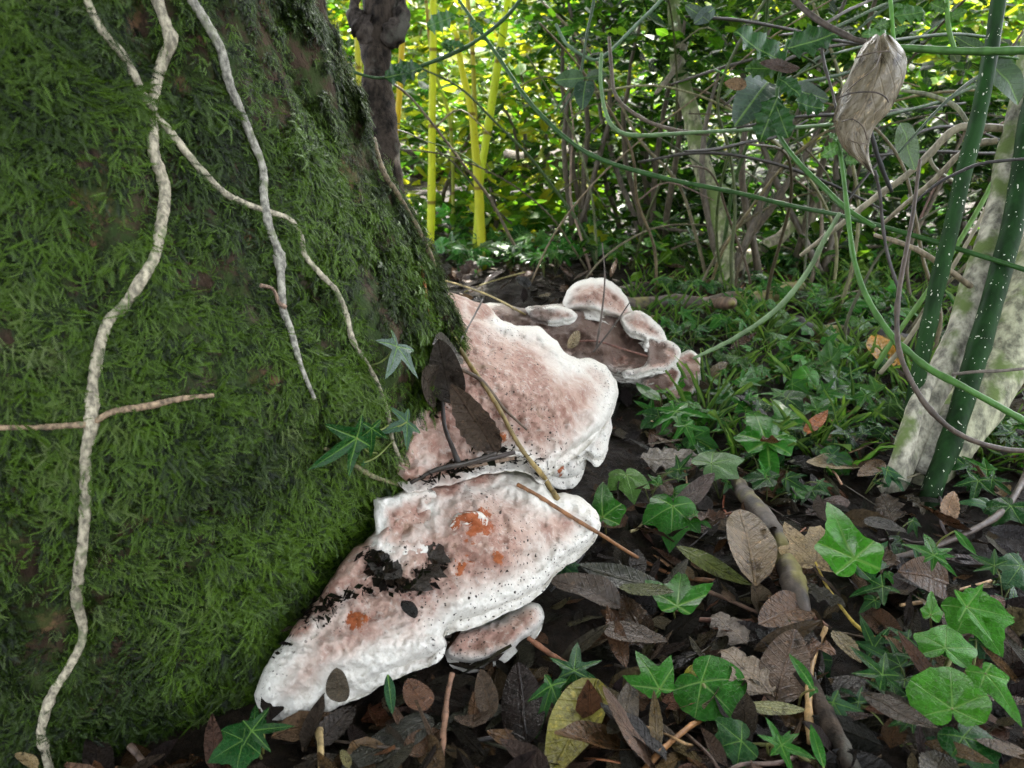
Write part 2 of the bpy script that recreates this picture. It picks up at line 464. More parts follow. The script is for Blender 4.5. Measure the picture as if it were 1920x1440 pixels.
tag(ground, 'dark damp woodland soil under the leaf litter', 'ground', kind='structure')

# ------------------------------------------------------------------ the big mossy trunk
TC = np.array([-.45, .82]); LEAN = np.array([-.10, .02])
edge_px = [(585, -60), (610, 50), (650, 165), (690, 270), (740, 380), (790, 475), (822, 540), (838, 600)]
zs, rs = [], []
for e in edge_px:
    r = np.array(ray(*e)); best = (9, 0)
    for t in np.linspace(.5, 1.6, 600):
        p = np.array(CAM) + r * t; c = TC + LEAN * p[2]; d = np.hypot(*(p[:2] - c))
        if d < best[0]: best = (d, p[2])
    rs.append(best[0]); zs.append(best[1])
o_ = np.argsort(zs); zs = np.array(zs)[o_]; rs = np.array(rs)[o_]
def trunk_R(z):
    r = np.interp(z, zs, rs)
    r = np.where(z > zs[-1], rs[-1] - .05 * (z - zs[-1]), r)
    return r
tz = np.concatenate([np.linspace(-.08, 1.05, 190), np.linspace(1.07, 4.2, 60)])
ta = np.linspace(0, 2 * math.pi, 420, endpoint=False)
TZ, TA = np.meshgrid(tz, ta, indexing='ij'); TZ = TZ.ravel(); TA = TA.ravel()
rad = trunk_R(TZ)
TAs = (TA + math.pi) % (2 * math.pi) - math.pi
rad = rad * (1 - .115 * np.exp(-((TAs - R(-52)) / R(48)) ** 2) * sstep(.30, .06, TZ)) + .05 * np.exp(-(TZ + .08) / .05) * np.exp(-((TAs - R(-100)) / R(40)) ** 2)
dirs = np.stack([np.cos(TA), np.sin(TA), TZ * .28], 1)
rad = rad + .010 * fbm(dirs * np.array([1, 1, 1]), 5, 21, 4) + .0045 * fbm(np.stack([np.cos(TA) * .4, np.sin(TA) * .4, TZ * .35], 1), 38, 31, 4)
rad = rad + .006 * fbm(np.stack([np.cos(TA) * .4, np.sin(TA) * .4, TZ], 1), 17, 91, 3) * sstep(-.05, .1, TZ)
rad = rad - .012 * np.exp(-((np.sin(TA * 7 + 2.0 * TZ + 1.0)) ** 2) / .02) * sstep(.05, .5, TZ) * .6
TV = np.stack([TC[0] + LEAN[0] * TZ + rad * np.cos(TA), TC[1] + LEAN[1] * TZ + rad * np.sin(TA), TZ], 1)
na = len(ta); ii, jj = np.meshgrid(np.arange(len(tz) - 1), np.arange(na), indexing='ij'); ii = ii.ravel(); jj = jj.ravel(); j2 = (jj + 1) % na
TF = np.stack([ii * na + jj, ii * na + j2, (ii + 1) * na + j2, (ii + 1) * na + jj], 1)
TV = np.concatenate([TV, [[TC[0] + LEAN[0] * 4.2, TC[1] + LEAN[1] * 4.2, 4.25]]])
jj = np.arange(na); TF3 = np.stack([(len(tz) - 1) * na + jj, (len(tz) - 1) * na + (jj + 1) % na, np.full(na, len(TV) - 1)], 1)
tree = empty('mossy_tree', (TC[0], TC[1], 0))
tag(tree, 'broad tree trunk thickly covered in green moss, fungi growing at its foot', 'tree')
tm = np_mesh('trunk', TV - np.array([TC[0], TC[1], 0]), [TF, TF3], mat=M['bark'])
trunk = bpy.data.objects.new('trunk', tm); COL.objects.link(trunk); trunk.parent = tree
TBVH = BVHTree.FromPolygons([tuple(v) for v in TV], [tuple(f) for f in TF[:200 * na]])
def PT(px, py, off=0.0):
    r = ray(px, py); h = TBVH.ray_cast(CAM, r.normalized())
    if h[0] is None:
        q = PD(px, py, .95); h = TBVH.find_nearest(q)
    n = h[1]
    if n.dot(CAM - h[0]) < 0: n = -n
    return h[0] + n * off, n
def inside_trunk(p, m=0.0):
    c = TC + LEAN * p[2]
    return math.hypot(p[0] - c[0], p[1] - c[1]) < float(trunk_R(np.array(p[2]))) + m

# moss: feathery shoots scattered over the trunk
def clump(nm, nshoot, rad_, seed):
    """a small tuft: feathery shoots lying down the bark (+X) with lifted tips"""
    g = np.random.default_rng(seed); V = []; F = []; A = []
    for k in range(nshoot):
        L = g.uniform(.005, .0115); droop = g.uniform(.1, .7); yaw = g.normal(0, .75); lift = g.uniform(.05, .75); top_ = g.random() < .35
        if top_: L *= 1.15; lift += .15
        o = np.array([g.uniform(-1, 1) * rad_, g.uniform(-1, 1) * rad_, g.uniform(-.001, .0015) + (.003 if top_ else 0)])
        cy, sy = math.cos(yaw), math.sin(yaw); roll = g.normal(0, .45)
        def pos(t):
            x = L * t; z = L * (lift * t - droop * t * t * .9); return o + np.array([x * cy, x * sy, z])
        npin = int(L / .00085); val = (1.15 if top_ else .22) * g.uniform(.5, 1.25)  # dark gaps and lit tips of the tuft put into colour
        side = np.array([-sy, cy, math.sin(roll)]); fw = np.array([cy, sy, .1])
        for q in range(3):
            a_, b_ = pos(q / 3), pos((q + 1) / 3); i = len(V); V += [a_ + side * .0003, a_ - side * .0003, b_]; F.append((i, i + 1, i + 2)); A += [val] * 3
        pl = g.uniform(.0012, .0024)
        for q in range(npin):
            t = .08 + .92 * q / npin; c_ = pos(t)
            for s_ in (-1, 1):
                l = pl * math.sin(math.pi * min(1, t * .75 + .2)) * g.uniform(.7, 1.2); i = len(V)
                tip = c_ + side * (s_ * l * .8) + fw * l * .7 + np.array([0, 0, l * g.uniform(-.2, .5)])
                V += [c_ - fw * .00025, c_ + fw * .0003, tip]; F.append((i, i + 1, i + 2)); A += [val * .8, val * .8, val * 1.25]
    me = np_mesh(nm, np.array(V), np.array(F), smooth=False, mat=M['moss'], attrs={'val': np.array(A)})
    return bpy.data.objects.new(nm, me)
moss_col = bpy.data.collections.new('moss_shoots')
for q in range(7): moss_col.objects.link(clump('moss_tuft', 30, .0072, q))

nm_ = 36000
th = RNG.uniform(R(-165), R(60), nm_); zz = RNG.uniform(-.03, 1.0, nm_)
idx_f = np.clip(((zz - tz[0]) / (tz[1] - tz[0])).round().astype(int), 0, 189); idx_a = (np.mod(th, 2 * math.pi) / (2 * math.pi) * na).astype(int) % na
Pm = TV[idx_f * na + idx_a] + np.stack([RNG.normal(0, .002, nm_), RNG.normal(0, .002, nm_), RNG.normal(0, .002, nm_)], 1)
Nm = np.stack([np.cos(th), np.sin(th), np.full(nm_, .12)], 1); Nm /= np.linalg.norm(Nm, axis=1)[:, None]
# keep what faces the camera's side (with a margin for other views)
view = np.array(CAM) - Pm; view /= np.linalg.norm(view, axis=1)[:, None]
keep = (Nm * view).sum(1) > -.25
patch = fbm(Pm, 9, 41, 4); bare_side = sstep(.34, .60, Pm[:, 2]) * sstep(R(-85), R(-30), th)
dens = sstep(-.35, .15, patch + .40 - .75 * bare_side + .35 * vnoise(Pm, 40, 47))
keep &= RNG.uniform(0, 1, nm_) < np.clip(dens, .32, 1)
Pm, Nm, th, zz, patch, dens = Pm[keep], Nm[keep], th[keep], zz[keep], patch[keep], dens[keep]
nmk = len(Pm)
# local frame: shoots lie near the bark and hang, tips lifting outwards
flow = vnoise(Pm, 14, 61) * 1.3 + RNG.normal(0, .5, nmk)
T1 = np.stack([-np.sin(th), np.cos(th), np.zeros(nmk)], 1); T2 = np.cross(Nm, T1)
down = -T2 * np.sign(T2[:, 2:3] + 1e-9)
Xd = down * np.cos(flow)[:, None] + T1 * np.sin(flow)[:, None]
lift = RNG.uniform(-.1, .2, nmk)[:, None]
Xd = Xd + Nm * lift; Xd /= np.linalg.norm(Xd, axis=1)[:, None]
Yd = np.cross(Nm, Xd); Yd /= np.linalg.norm(Yd, axis=1)[:, None]; Zd = np.cross(Xd, Yd)
ry = -np.arcsin(np.clip(Xd[:, 2], -1, 1)); rz = np.arctan2(Xd[:, 1], Xd[:, 0]); rx = np.arctan2(Yd[:, 2], Zd[:, 2])
tint = np.clip(.36 + .95 * fbm(Pm, 13, 71, 3) + RNG.normal(0, .16, nmk), 0, 1)
bright = np.clip(RNG.uniform(-1.2, .5, nmk) + .75 * fbm(Pm, 6, 73, 2), 0, .8)
sc = np.clip(RNG.normal(1.0, .25, nmk) * (1.0 + .35 * vnoise(Pm, 11, 81)) * (.55 + .45 * dens), .35, 1.8)
pm = bpy.data.meshes.new('moss'); pm.vertices.add(nmk)
pm.vertices.foreach_set('co', (Pm - np.array([TC[0], TC[1], 0])).astype(np.float32).ravel())
for nme, arr in (('tint', tint), ('bright', bright), ('scl', sc)):
    a = pm.attributes.new(nme, 'FLOAT', 'POINT'); a.data.foreach_set('value', arr.astype(np.float32))
a = pm.attributes.new('rot', 'FLOAT_VECTOR', 'POINT'); a.data.foreach_set('vector', np.stack([rx, ry, rz], 1).astype(np.float32).ravel())
a = pm.attributes.new('pick', 'INT', 'POINT'); a.data.foreach_set('value', RNG.integers(0, 7, nmk).astype(np.int32))
moss = bpy.data.objects.new('moss', pm); COL.objects.link(moss); moss.parent = tree
tag(moss, 'feathery green moss carpeting the bark', kind='stuff')
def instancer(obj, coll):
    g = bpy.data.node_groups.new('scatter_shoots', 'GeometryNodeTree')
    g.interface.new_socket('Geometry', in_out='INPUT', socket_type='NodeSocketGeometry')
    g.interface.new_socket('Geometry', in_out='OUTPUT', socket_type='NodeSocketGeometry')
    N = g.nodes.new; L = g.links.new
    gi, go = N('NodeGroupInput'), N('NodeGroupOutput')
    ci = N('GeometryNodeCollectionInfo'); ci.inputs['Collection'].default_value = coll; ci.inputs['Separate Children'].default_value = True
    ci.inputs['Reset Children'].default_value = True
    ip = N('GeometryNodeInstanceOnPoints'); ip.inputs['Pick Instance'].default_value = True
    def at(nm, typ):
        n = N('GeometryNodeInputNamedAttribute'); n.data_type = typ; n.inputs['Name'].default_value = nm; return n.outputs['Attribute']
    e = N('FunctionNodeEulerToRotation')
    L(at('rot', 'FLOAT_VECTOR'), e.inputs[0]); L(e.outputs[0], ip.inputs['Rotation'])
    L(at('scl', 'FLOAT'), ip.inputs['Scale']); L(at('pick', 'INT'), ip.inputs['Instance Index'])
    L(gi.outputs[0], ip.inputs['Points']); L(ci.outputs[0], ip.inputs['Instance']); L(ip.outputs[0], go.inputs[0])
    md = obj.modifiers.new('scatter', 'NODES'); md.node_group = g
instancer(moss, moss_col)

# ------------------------------------------------------------------ bracket fungi
def tps(anchors):
    A = np.array(anchors, float); X = A[:, :2] / 200.0; n = len(A)
    def U(r2): return np.where(r2 > 0, r2 * np.log(r2 + 1e-12) * .5, 0)
    K = U(((X[:, None] - X[None]) ** 2).sum(-1)) + np.eye(n) * .02
    Pm_ = np.concatenate([np.ones((n, 1)), X], 1)
    S = np.block([[K, Pm_], [Pm_.T, np.zeros((3, 3))]])
    w = np.linalg.solve(S, np.concatenate([A[:, 2], np.zeros(3)]))
    def f(Q):
        Q = np.asarray(Q, float) / 200.0
        return U(((Q[:, None] - X[None]) ** 2).sum(-1)) @ w[:n] + w[n] + Q @ w[n + 1:]
    return f
def fungus(name, outline, anchors, thick=.03, rim=.013, step=3.6, parent=None, mat='fungus', rust=(), free=None, lumps=.004, seed=0, dirt=(), origin=None, open_side=None, edge_w=.10):
    """shelf whose upper surface passes through the anchor heights; the outline is its margin"""
    f = tps(anchors)
    ol = np.array([c[:2] for c in catmull([(*p, 0) for p in outline] + [(*outline[0], 0)], 5)])[:-1]
    g0 = np.random.default_rng(seed)
    s = np.arange(len(ol)); jit = vnoise(np.stack([ol[:, 0], ol[:, 1], s * 0], 1), .045, seed) * 2.6 + vnoise(np.stack([ol[:, 0], ol[:, 1], s * 0], 1), .12, seed + 3) * 1.6
    nrm = np.roll(ol, -1, 0) - np.roll(ol, 1, 0); nrm = np.stack([nrm[:, 1], -nrm[:, 0]], 1); nrm /= np.linalg.norm(nrm, axis=1)[:, None] + 1e-9
    ol = ol + nrm * jit[:, None]
    x0, y0 = ol.min(0); x1, y1 = ol.max(0)
    gx, gy = np.meshgrid(np.arange(x0, x1, step), np.arange(y0, y1, step)); Q = np.stack([gx.ravel(), gy.ravel()], 1) + g0.uniform(-.2, .2, (gx.size, 2)) * step
    # inside test and distance to the margin (pixels)
    a, b = ol, np.roll(ol, -1, 0)
    cross = ((a[None, :, 1] > Q[:, None, 1]) != (b[None, :, 1] > Q[:, None, 1])) & (Q[:, None, 0] < (b - a)[None, :, 0] * (Q[:, None, 1] - a[None, :, 1]) / ((b - a)[None, :, 1] + 1e-9) + a[None, :, 0])
    ins = cross.sum(1) % 2 == 1
    def dist(Q, a, b):
        ab = (b - a)[None]; t = np.clip(((Q[:, None] - a[None]) * ab).sum(-1) / ((ab ** 2).sum(-1) + 1e-9), 0, 1)
        return np.sqrt(((Q[:, None] - (a[None] + t[..., None] * ab)) ** 2).sum(-1)).min(1)
    Q = Q[ins]; dpx = dist(Q, a, b); k = dpx > step * .6; Q, dpx = Q[k], dpx[k]
    allp = np.concatenate([ol, Q]); dpx = np.concatenate([np.zeros(len(ol)), dpx]); nb = len(ol)
    v2, _, fc, *_ = delaunay_2d_cdt([Vector(p) for p in allp], [(i, (i + 1) % nb) for i in range(nb)], [list(range(nb))], 1, 1e-4)
    v2 = np.array([(p.x, p.y) for p in v2])
    if len(v2) != len(allp): dpx = dist(v2, a, b)
    z = f(v2)
    rays = np.array([ray(*p) for p in v2]); C = np.array(CAM)
    mpp = ((z - CAM_H) / rays[:, 2]) / FPX            # metres per pixel there
    d = dpx * mpp * 1.3                                 # distance in from the margin
    lump = lumps * fbm(np.stack([v2[:, 0], v2[:, 1], np.zeros(len(v2))], 1), .017, seed + 9, 3, .55) * sstep(0, .02, d) + .0020 * fbm(np.stack([v2[:, 0], v2[:, 1], np.zeros(len(v2))], 1), .07, seed + 4, 4, .6) * sstep(0, .01, d) + .0012 * np.sin(d / .0055 + 2.0 * vnoise(np.stack([v2[:, 0], v2[:, 1], np.zeros(len(v2))], 1), .02, seed + 6)) * sstep(.006, .02, d) * sstep(.06, .03, d)
    rr = np.clip(1 - d / rim, 0, 1)
    ztop = z + lump - thick * .5 * (1 - np.sqrt(np.maximum(0, 1 - rr ** 2)))
    top = C + rays * ((ztop - CAM_H) / rays[:, 2])[:, None]
    tb = thick * np.sqrt(np.clip(d / (rim * 1.6), 0, 1)) + .25 * thick * sstep(.02, .12, d)
    bot = top - np.array([0, 0, 1.0]) * tb[:, None]
    n = len(top); F = []
    tri = [t for t in fc if len(t) == 3]
    T = np.array(tri)
    bidx = np.where(dpx < 1e-6)[0]
    bot[bidx] = top[bidx] - np.array([0, 0, .0012])
    # margin loop
    from collections import Counter
    ec = Counter()
    for t in tri:
        for q in range(3):
            e = (t[q], t[(q + 1) % 3]); ec[tuple(sorted(e))] += 1
    sidef = []
    for t in tri:
        for q in range(3):
            e = (t[q], t[(q + 1) % 3])
            if ec[tuple(sorted(e))] == 1: sidef.append((e[1], e[0], e[0] + n, e[1] + n))
    V = np.concatenate([top, bot]); edge = np.clip(d / edge_w, 0, 1)
    if open_side is not None:                     # side grown onto the trunk: not a pale growing margin
        w = np.zeros(n)
        for (x, y, rd) in open_side: w = np.maximum(w, np.exp(-(((v2 - np.array([x, y])) ** 2).sum(1)) / rd ** 2))
        edge = np.maximum(edge, w)
    ru = np.zeros(n)
    for (x, y, rd) in rust: ru = np.maximum(ru, np.exp(-(((v2 - np.array([x, y])) ** 2).sum(1)) / rd ** 2))
    di = np.zeros(n)
    for (x, y, rd) in dirt: di = np.maximum(di, np.exp(-(((v2 - np.array([x, y])) ** 2).sum(1)) / rd ** 2))
    o0 = np.array(parent.location) if parent is not None else V[:n].mean(0) * [1, 1, 0] + [0, 0, V[:, 2].min()]
    # face orientation: top faces up
    t0 = T[len(T) // 2]; nz = np.cross(top[t0[1]] - top[t0[0]], top[t0[2]] - top[t0[0]])[2]
    if nz < 0: T = T[:, ::-1]; sidef = [s[::-1] for s in sidef]
    me = np_mesh(name, V - o0, [np.concatenate([T, T[:, ::-1] + n]), np.array(sidef)], mat=M[mat],
                 attrs={'edge': np.concatenate([edge, edge * .2]), 'rust': np.concatenate([ru, ru * 0]), 'dirt': np.concatenate([di, di])})
    o = bpy.data.objects.new(name, me); COL.objects.link(o)
    if parent is not None: o.parent = parent
    else: o.location = o0
    return o, top, T

FBVH = []
def add_bvh(top, T): FBVH.append(BVHTree.FromPolygons([tuple(v) for v in top], [tuple(map(int, t)) for t in T]))

fa = empty('bracket_fungus', PZ(900, 760, .02))
tag(fa, 'largest pinkish-brown bracket fungus with broad white rim, twigs and dead leaf on top', 'fungus')
A_out = [(800, 552), (835, 546), (868, 556), (905, 570), (930, 588), (948, 604), (975, 611), (1003, 610), (1025, 622), (1042, 641), (1060, 662), (1078, 671), (1102, 671), (1124, 679), (1142, 695), (1156, 716), (1158, 742), (1150, 766), (1139, 790), (1119, 812), (1094, 832), (1070, 848), (1046, 868), (1022, 891), (1003, 884), (985, 868), (955, 862), (925, 868), (895, 872), (862, 884), (825, 890), (800, 897), (776, 902), (745, 890), (720, 830), (735, 740), (770, 640)]
A_anc = [(835, 550, .262), (905, 573, .235), (1000, 612, .20), (1078, 671, .165), (1156, 718, .125), (1140, 790, .112), (1070, 848, .112), (1022, 891, .115), (900, 800, .172), (800, 890, .165), (850, 700, .222), (960, 690, .205), (1050, 750, .168), (745, 890, .17), (720, 800, .20), (770, 640, .25), (950, 640, .214), (880, 860, .15), (960, 800, .165)]
o, t_, f_ = fungus('cap', A_out, A_anc, thick=.030, rim=.012, parent=fa, rust=[(935, 820, 20), (915, 835, 14)], open_side=[(830, 560, 45), (760, 640, 60), (740, 740, 70), (740, 840, 50), (850, 885, 40), (780, 900, 30), (900, 575, 25)], seed=3)
add_bvh(t_, f_)
o2, t_, f_ = fungus('lower_lobe', [(1075, 850), (1110, 815), (1140, 780), (1146, 800), (1140, 835), (1128, 858), (1112, 865), (1100, 850), (1085, 862)], [(1075, 850, .085), (1140, 790, .085), (1112, 860, .07)], thick=.022, rim=.008, step=4, parent=fa, seed=5)
add_bvh(t_, f_)
o2, t_, f_ = fungus('lower_lobe', [(1020, 880), (1060, 855), (1092, 838), (1098, 868), (1088, 892), (1066, 902), (1046, 898), (1030, 892)], [(1020, 880, .08), (1092, 845, .075), (1060, 898, .055)], thick=.025, rim=.008, step=4, parent=fa, seed=6, rust=[(1050, 880, 12)])
add_bvh(t_, f_)

fb = empty('bracket_fungus', PZ(820, 1100, .01))
tag(fb, 'lower bracket fungus with orange scars and a long white-edged tongue hugging the trunk base', 'fungus')
B_out = [(800, 905), (835, 893), (872, 881), (920, 876), (965, 883), (1003, 891), (1020, 906), (1035, 924), (1060, 923), (1086, 930), (1107, 945), (1123, 965), (1127, 990), (1115, 1010), (1095, 1026), (1062, 1045), (1042, 1066), (1022, 1095), (990, 1116), (955, 1132), (920, 1147), (880, 1161), (848, 1170), (832, 1182), (838, 1205), (828, 1222), (806, 1232), (778, 1243), (740, 1257), (705, 1276), (678, 1290), (640, 1303), (612, 1328), (570, 1352), (536, 1348), (500, 1336), (478, 1312), (482, 1286), (500, 1246), (530, 1205), (560, 1165), (590, 1130), (620, 1085), (650, 1040), (690, 1010), (740, 960)]
B_anc = [(835, 895, .128), (740, 955, .14), (965, 885, .108), (1035, 925, .092), (1125, 975, .068), (1042, 1066, .058), (955, 1132, .052), (848, 1172, .056), (880, 985, .122), (790, 1060, .104), (700, 1110, .094), (600, 1120, .09), (640, 1220, .07), (570, 1350, .016), (482, 1300, .034), (690, 1282, .04), (800, 1232, .042), (920, 1060, .09), (520, 1225, .066), (620, 1085, .105), (650, 1040, .12), (1000, 960, .098), (560, 1270, .056), (620, 1275, .05), (545, 1300, .042)]
o, t_, f_ = fungus('cap', B_out, B_anc, thick=.028, rim=.012, parent=fb, rust=[(892, 988, 28), (905, 962, 18), (866, 1062, 22), (935, 1045, 13), (672, 1162, 20)], open_side=[(830, 895, 40), (740, 960, 60), (650, 1050, 60), (600, 1120, 40), (700, 1110, 40), (900, 880, 35), (560, 1170, 25)], seed=13, edge_w=.10)
add_bvh(t_, f_)
o2, t_, f_ = fungus('lip', [(838, 1178), (870, 1172), (910, 1165), (950, 1148), (985, 1130), (1008, 1132), (1019, 1152), (1010, 1174), (985, 1196), (955, 1218), (920, 1236), (880, 1243), (850, 1238), (832, 1218), (828, 1195)], [(838, 1180, .030), (985, 1132, .032), (1019, 1155, .030), (955, 1216, .022), (870, 1240, .020), (925, 1185, .024), (850, 1215, .026)], thick=.03, rim=.012, step=4, parent=fb, seed=15, edge_w=.035, dirt=[(900, 1185, 50)])
add_bvh(t_, f_)
o2, t_, f_ = fungus('knob', [(838, 985), (848, 968), (868, 960), (900, 962), (918, 980), (912, 1005), (885, 1018), (858, 1022), (842, 1010)], [(838, 990, .122), (880, 975, .132), (915, 985, .118), (870, 1018, .111)], thick=.012, rim=.005, step=4, parent=fb, rust=[(884, 988, 44)], seed=17, edge_w=.02)
add_bvh(t_, f_)

fl = empty('bracket_fungus', PZ(760, 1000, .08))
tag(fl, 'small flat pale pink fungus crust between the moss and the dark leaf debris', 'fungus')
o, t_, f_ = fungus('crust', [(700, 930), (735, 930), (752, 922), (790, 916), (822, 926), (832, 955), (822, 1000), (800, 1038), (765, 1048), (720, 1040), (688, 1028), (705, 1004), (700, 965)], [(735, 935, .148), (822, 930, .134), (800, 1038, .112), (690, 1028, .122), (760, 985, .131)], thick=.007, rim=.003, step=5, parent=fl, seed=19, lumps=.002, edge_w=.04)
o['label'] = 'pale pink crust'
add_bvh(t_, f_)

fc_ = empty('bracket_fungus', PZ(1130, 640, .02))
tag(fc_, 'dark weathered bracket fungus with ruffled cream edge behind the largest fungus', 'fungus')
o, t_, f_ = fungus('cap', [(870, 575), (930, 568), (985, 575), (1035, 570), (1075, 573), (1115, 578), (1160, 585), (1190, 590), (1222, 598), (1245, 618), (1252, 640), (1272, 652), (1274, 672), (1262, 690), (1240, 702), (1210, 708), (1180, 704), (1150, 700), (1120, 690), (1050, 680), (980, 660), (910, 630)],
                   [(870, 575, .14), (985, 575, .15), (1075, 575, .14), (1190, 590, .11), (1252, 640, .085), (1272, 670, .07), (1200, 706, .06), (1100, 680, .08), (960, 640, .12), (1100, 625, .12)], thick=.03, rim=.012, parent=fc_, mat='fungus_dirty', seed=23, lumps=.008, dirt=[(1120, 640, 75), (1200, 655, 50), (1060, 610, 55), (1000, 600, 50), (1235, 662, 28), (960, 590, 40)], edge_w=.05)
add_bvh(t_, f_)
fungus('ruffle', [(1165, 590), (1185, 584), (1210, 588), (1232, 604), (1246, 622), (1248, 640), (1232, 645), (1218, 640), (1222, 655), (1208, 652), (1206, 635), (1185, 628), (1168, 612)], [(1165, 590, .13), (1246, 625, .098), (1208, 650, .098), (1200, 600, .128)], thick=.014, rim=.006, step=4, parent=fc_, seed=27, edge_w=.05, lumps=.003)
fungus('ruffle', [(1195, 642), (1225, 632), (1250, 638), (1276, 654), (1272, 676), (1250, 692), (1222, 699), (1180, 708), (1165, 698), (1205, 684), (1212, 660)], [(1195, 642, .098), (1250, 638, .096), (1275, 660, .082), (1222, 697, .070), (1170, 702, .070), (1225, 670, .080)], thick=.012, rim=.005, step=4, parent=fc_, mat='fungus_dirty', seed=41, edge_w=.03, lumps=.004, dirt=[(1228, 664, 26)])
fungus('ruffle', [(985, 578), (1020, 572), (1060, 578), (1082, 590), (1070, 604), (1030, 606), (1000, 598)], [(985, 580, .158), (1040, 576, .160), (1080, 592, .148), (1020, 602, .145)], thick=.010, rim=.005, step=4, parent=fc_, mat='fungus_dirty', seed=43, edge_w=.03, lumps=.004, dirt=[(1010, 588, 22)])
fungus('lobe', [(1240, 690), (1265, 668), (1290, 658), (1310, 668), (1318, 690), (1314, 715), (1302, 738), (1285, 748), (1262, 748), (1248, 725)], [(1240, 690, .05), (1300, 662, .05), (1316, 700, .035), (1265, 745, .02)], thick=.03, rim=.008, step=4, parent=fc_, mat='fungus_dirty', seed=29, dirt=[(1275, 705, 30)], edge_w=.02)
fungus('lobe', [(1195, 712), (1230, 700), (1258, 688), (1276, 696), (1274, 716), (1262, 732), (1245, 738), (1215, 735)], [(1195, 712, .05), (1270, 694, .055), (1250, 735, .03)], thick=.02, rim=.008, step=4, parent=fc_, mat='fungus_dirty', seed=30, dirt=[(1235, 716, 26)], edge_w=.02)
fd = empty('bracket_fungus', PZ(1120, 590, .02))
tag(fd, 'rounded pink and white fungus hump rising at the back of the cluster', 'fungus')
o, t_, f_ = fungus('cap', [(1052, 585), (1054, 560), (1066, 540), (1088, 526), (1112, 521), (1138, 524), (1158, 536), (1172, 555), (1184, 578), (1190, 594), (1160, 596), (1130, 590), (1090, 582)], [(1052, 580, .135), (1066, 540, .165), (1110, 522, .175), (1158, 536, .165), (1188, 590, .12), (1110, 560, .175), (1110, 588, .145)], thick=.035, rim=.014, step=4, parent=fd, seed=31, edge_w=.05)
# stubby roots/feet that carry the shelves
for (p, a, b, r0) in ((fa, (1070, 850), .09, .03), (fb, (900, 1120), .04, .05), (fc_, (1150, 690), .07, .05), (fd, (1120, 580), .13, .05), (fc_, (1010, 620), .12, .06)):
    q = PZ(*a, b); q.x -= .03; q.y += .05
    b = max(.03, b - .045)
    tube('foot', [Vector((q.x, q.y, -.03)), Vector((q.x, q.y, b * .5)), Vector((q.x - .005, q.y, b))], [r0 * 1.2, r0, r0 * 1.1], M['dark'], p, color=(.02, .015, .01), sides=12, knob=.1, seed=5)

def PF(px, py, off=0.002):
    """first surface hit: fungus, trunk or ground"""
    r = ray(px, py).normalized(); best = None
    for b in FBVH + [TBVH]:
        h = b.ray_cast(CAM, r)
        if h[0] is not None and (best is None or h[3] < best[1]): best = (h[0], h[3], h[1])
    g = PG(px, py); dg = (g - CAM).length
    if best is None or dg < best[1]: return g + Vector((0, 0, off)), Vector((0, 0, 1))
    n = best[2] if best[2].dot(CAM - best[0]) > 0 else -best[2]
    return best[0] + n * off, n

bpy.data.objects['knob'].parent = [c for c in fb.children if c.name.startswith('cap')][0]
for r_ in [c for c in fc_.children if c.name.startswith('ruffle')]: r_.parent = [c for c in fc_.children if c.name.startswith('cap')][0]
# ------------------------------------------------------------------ leaf templates (unit length, stalk end at the origin, +X to the tip)
IVY = {
 'star':  [(0, 1.0), (5, .80), (11, .58), (18, .42), (28, .29), (40, .37), (50, .60), (56, .76), (61, .58), (70, .37), (88, .24), (108, .31), (122, .43), (134, .30), (152, .15), (180, .06)],
 'broad': [(0, 1), (8, .86), (16, .74), (26, .64), (36, .60), (46, .66), (56, .76), (64, .70), (78, .60), (95, .52), (115, .53), (130, .50), (150, .40), (168, .22), (180, .08)],
 'three': [(0, 1), (5, .8), (12, .58), (20, .44), (28, .44), (36, .58), (42, .74), (50, .55), (65, .36), (90, .26), (120, .22), (150, .15), (180, .05)],
 'round': [(0, 1), (12, .86), (30, .74), (50, .70), (75, .63), (100, .56), (130, .5), (155, .42), (172, .25), (180, .08)],
 'arrow': [(0, 1), (7, .82), (14, .62), (24, .46), (36, .40), (50, .42), (66, .46), (80, .40), (100, .33), (125, .32), (145, .26), (165, .15), (180, .06)],
 'maple': [(0, 1), (6, .86), (10, .78), (14, .80), (20, .58), (27, .50), (36, .74), (42, .92), (47, .80), (52, .82), (60, .55), (72, .46), (84, .60), (92, .66), (100, .52), (125, .36), (150, .24), (180, .08)],
}
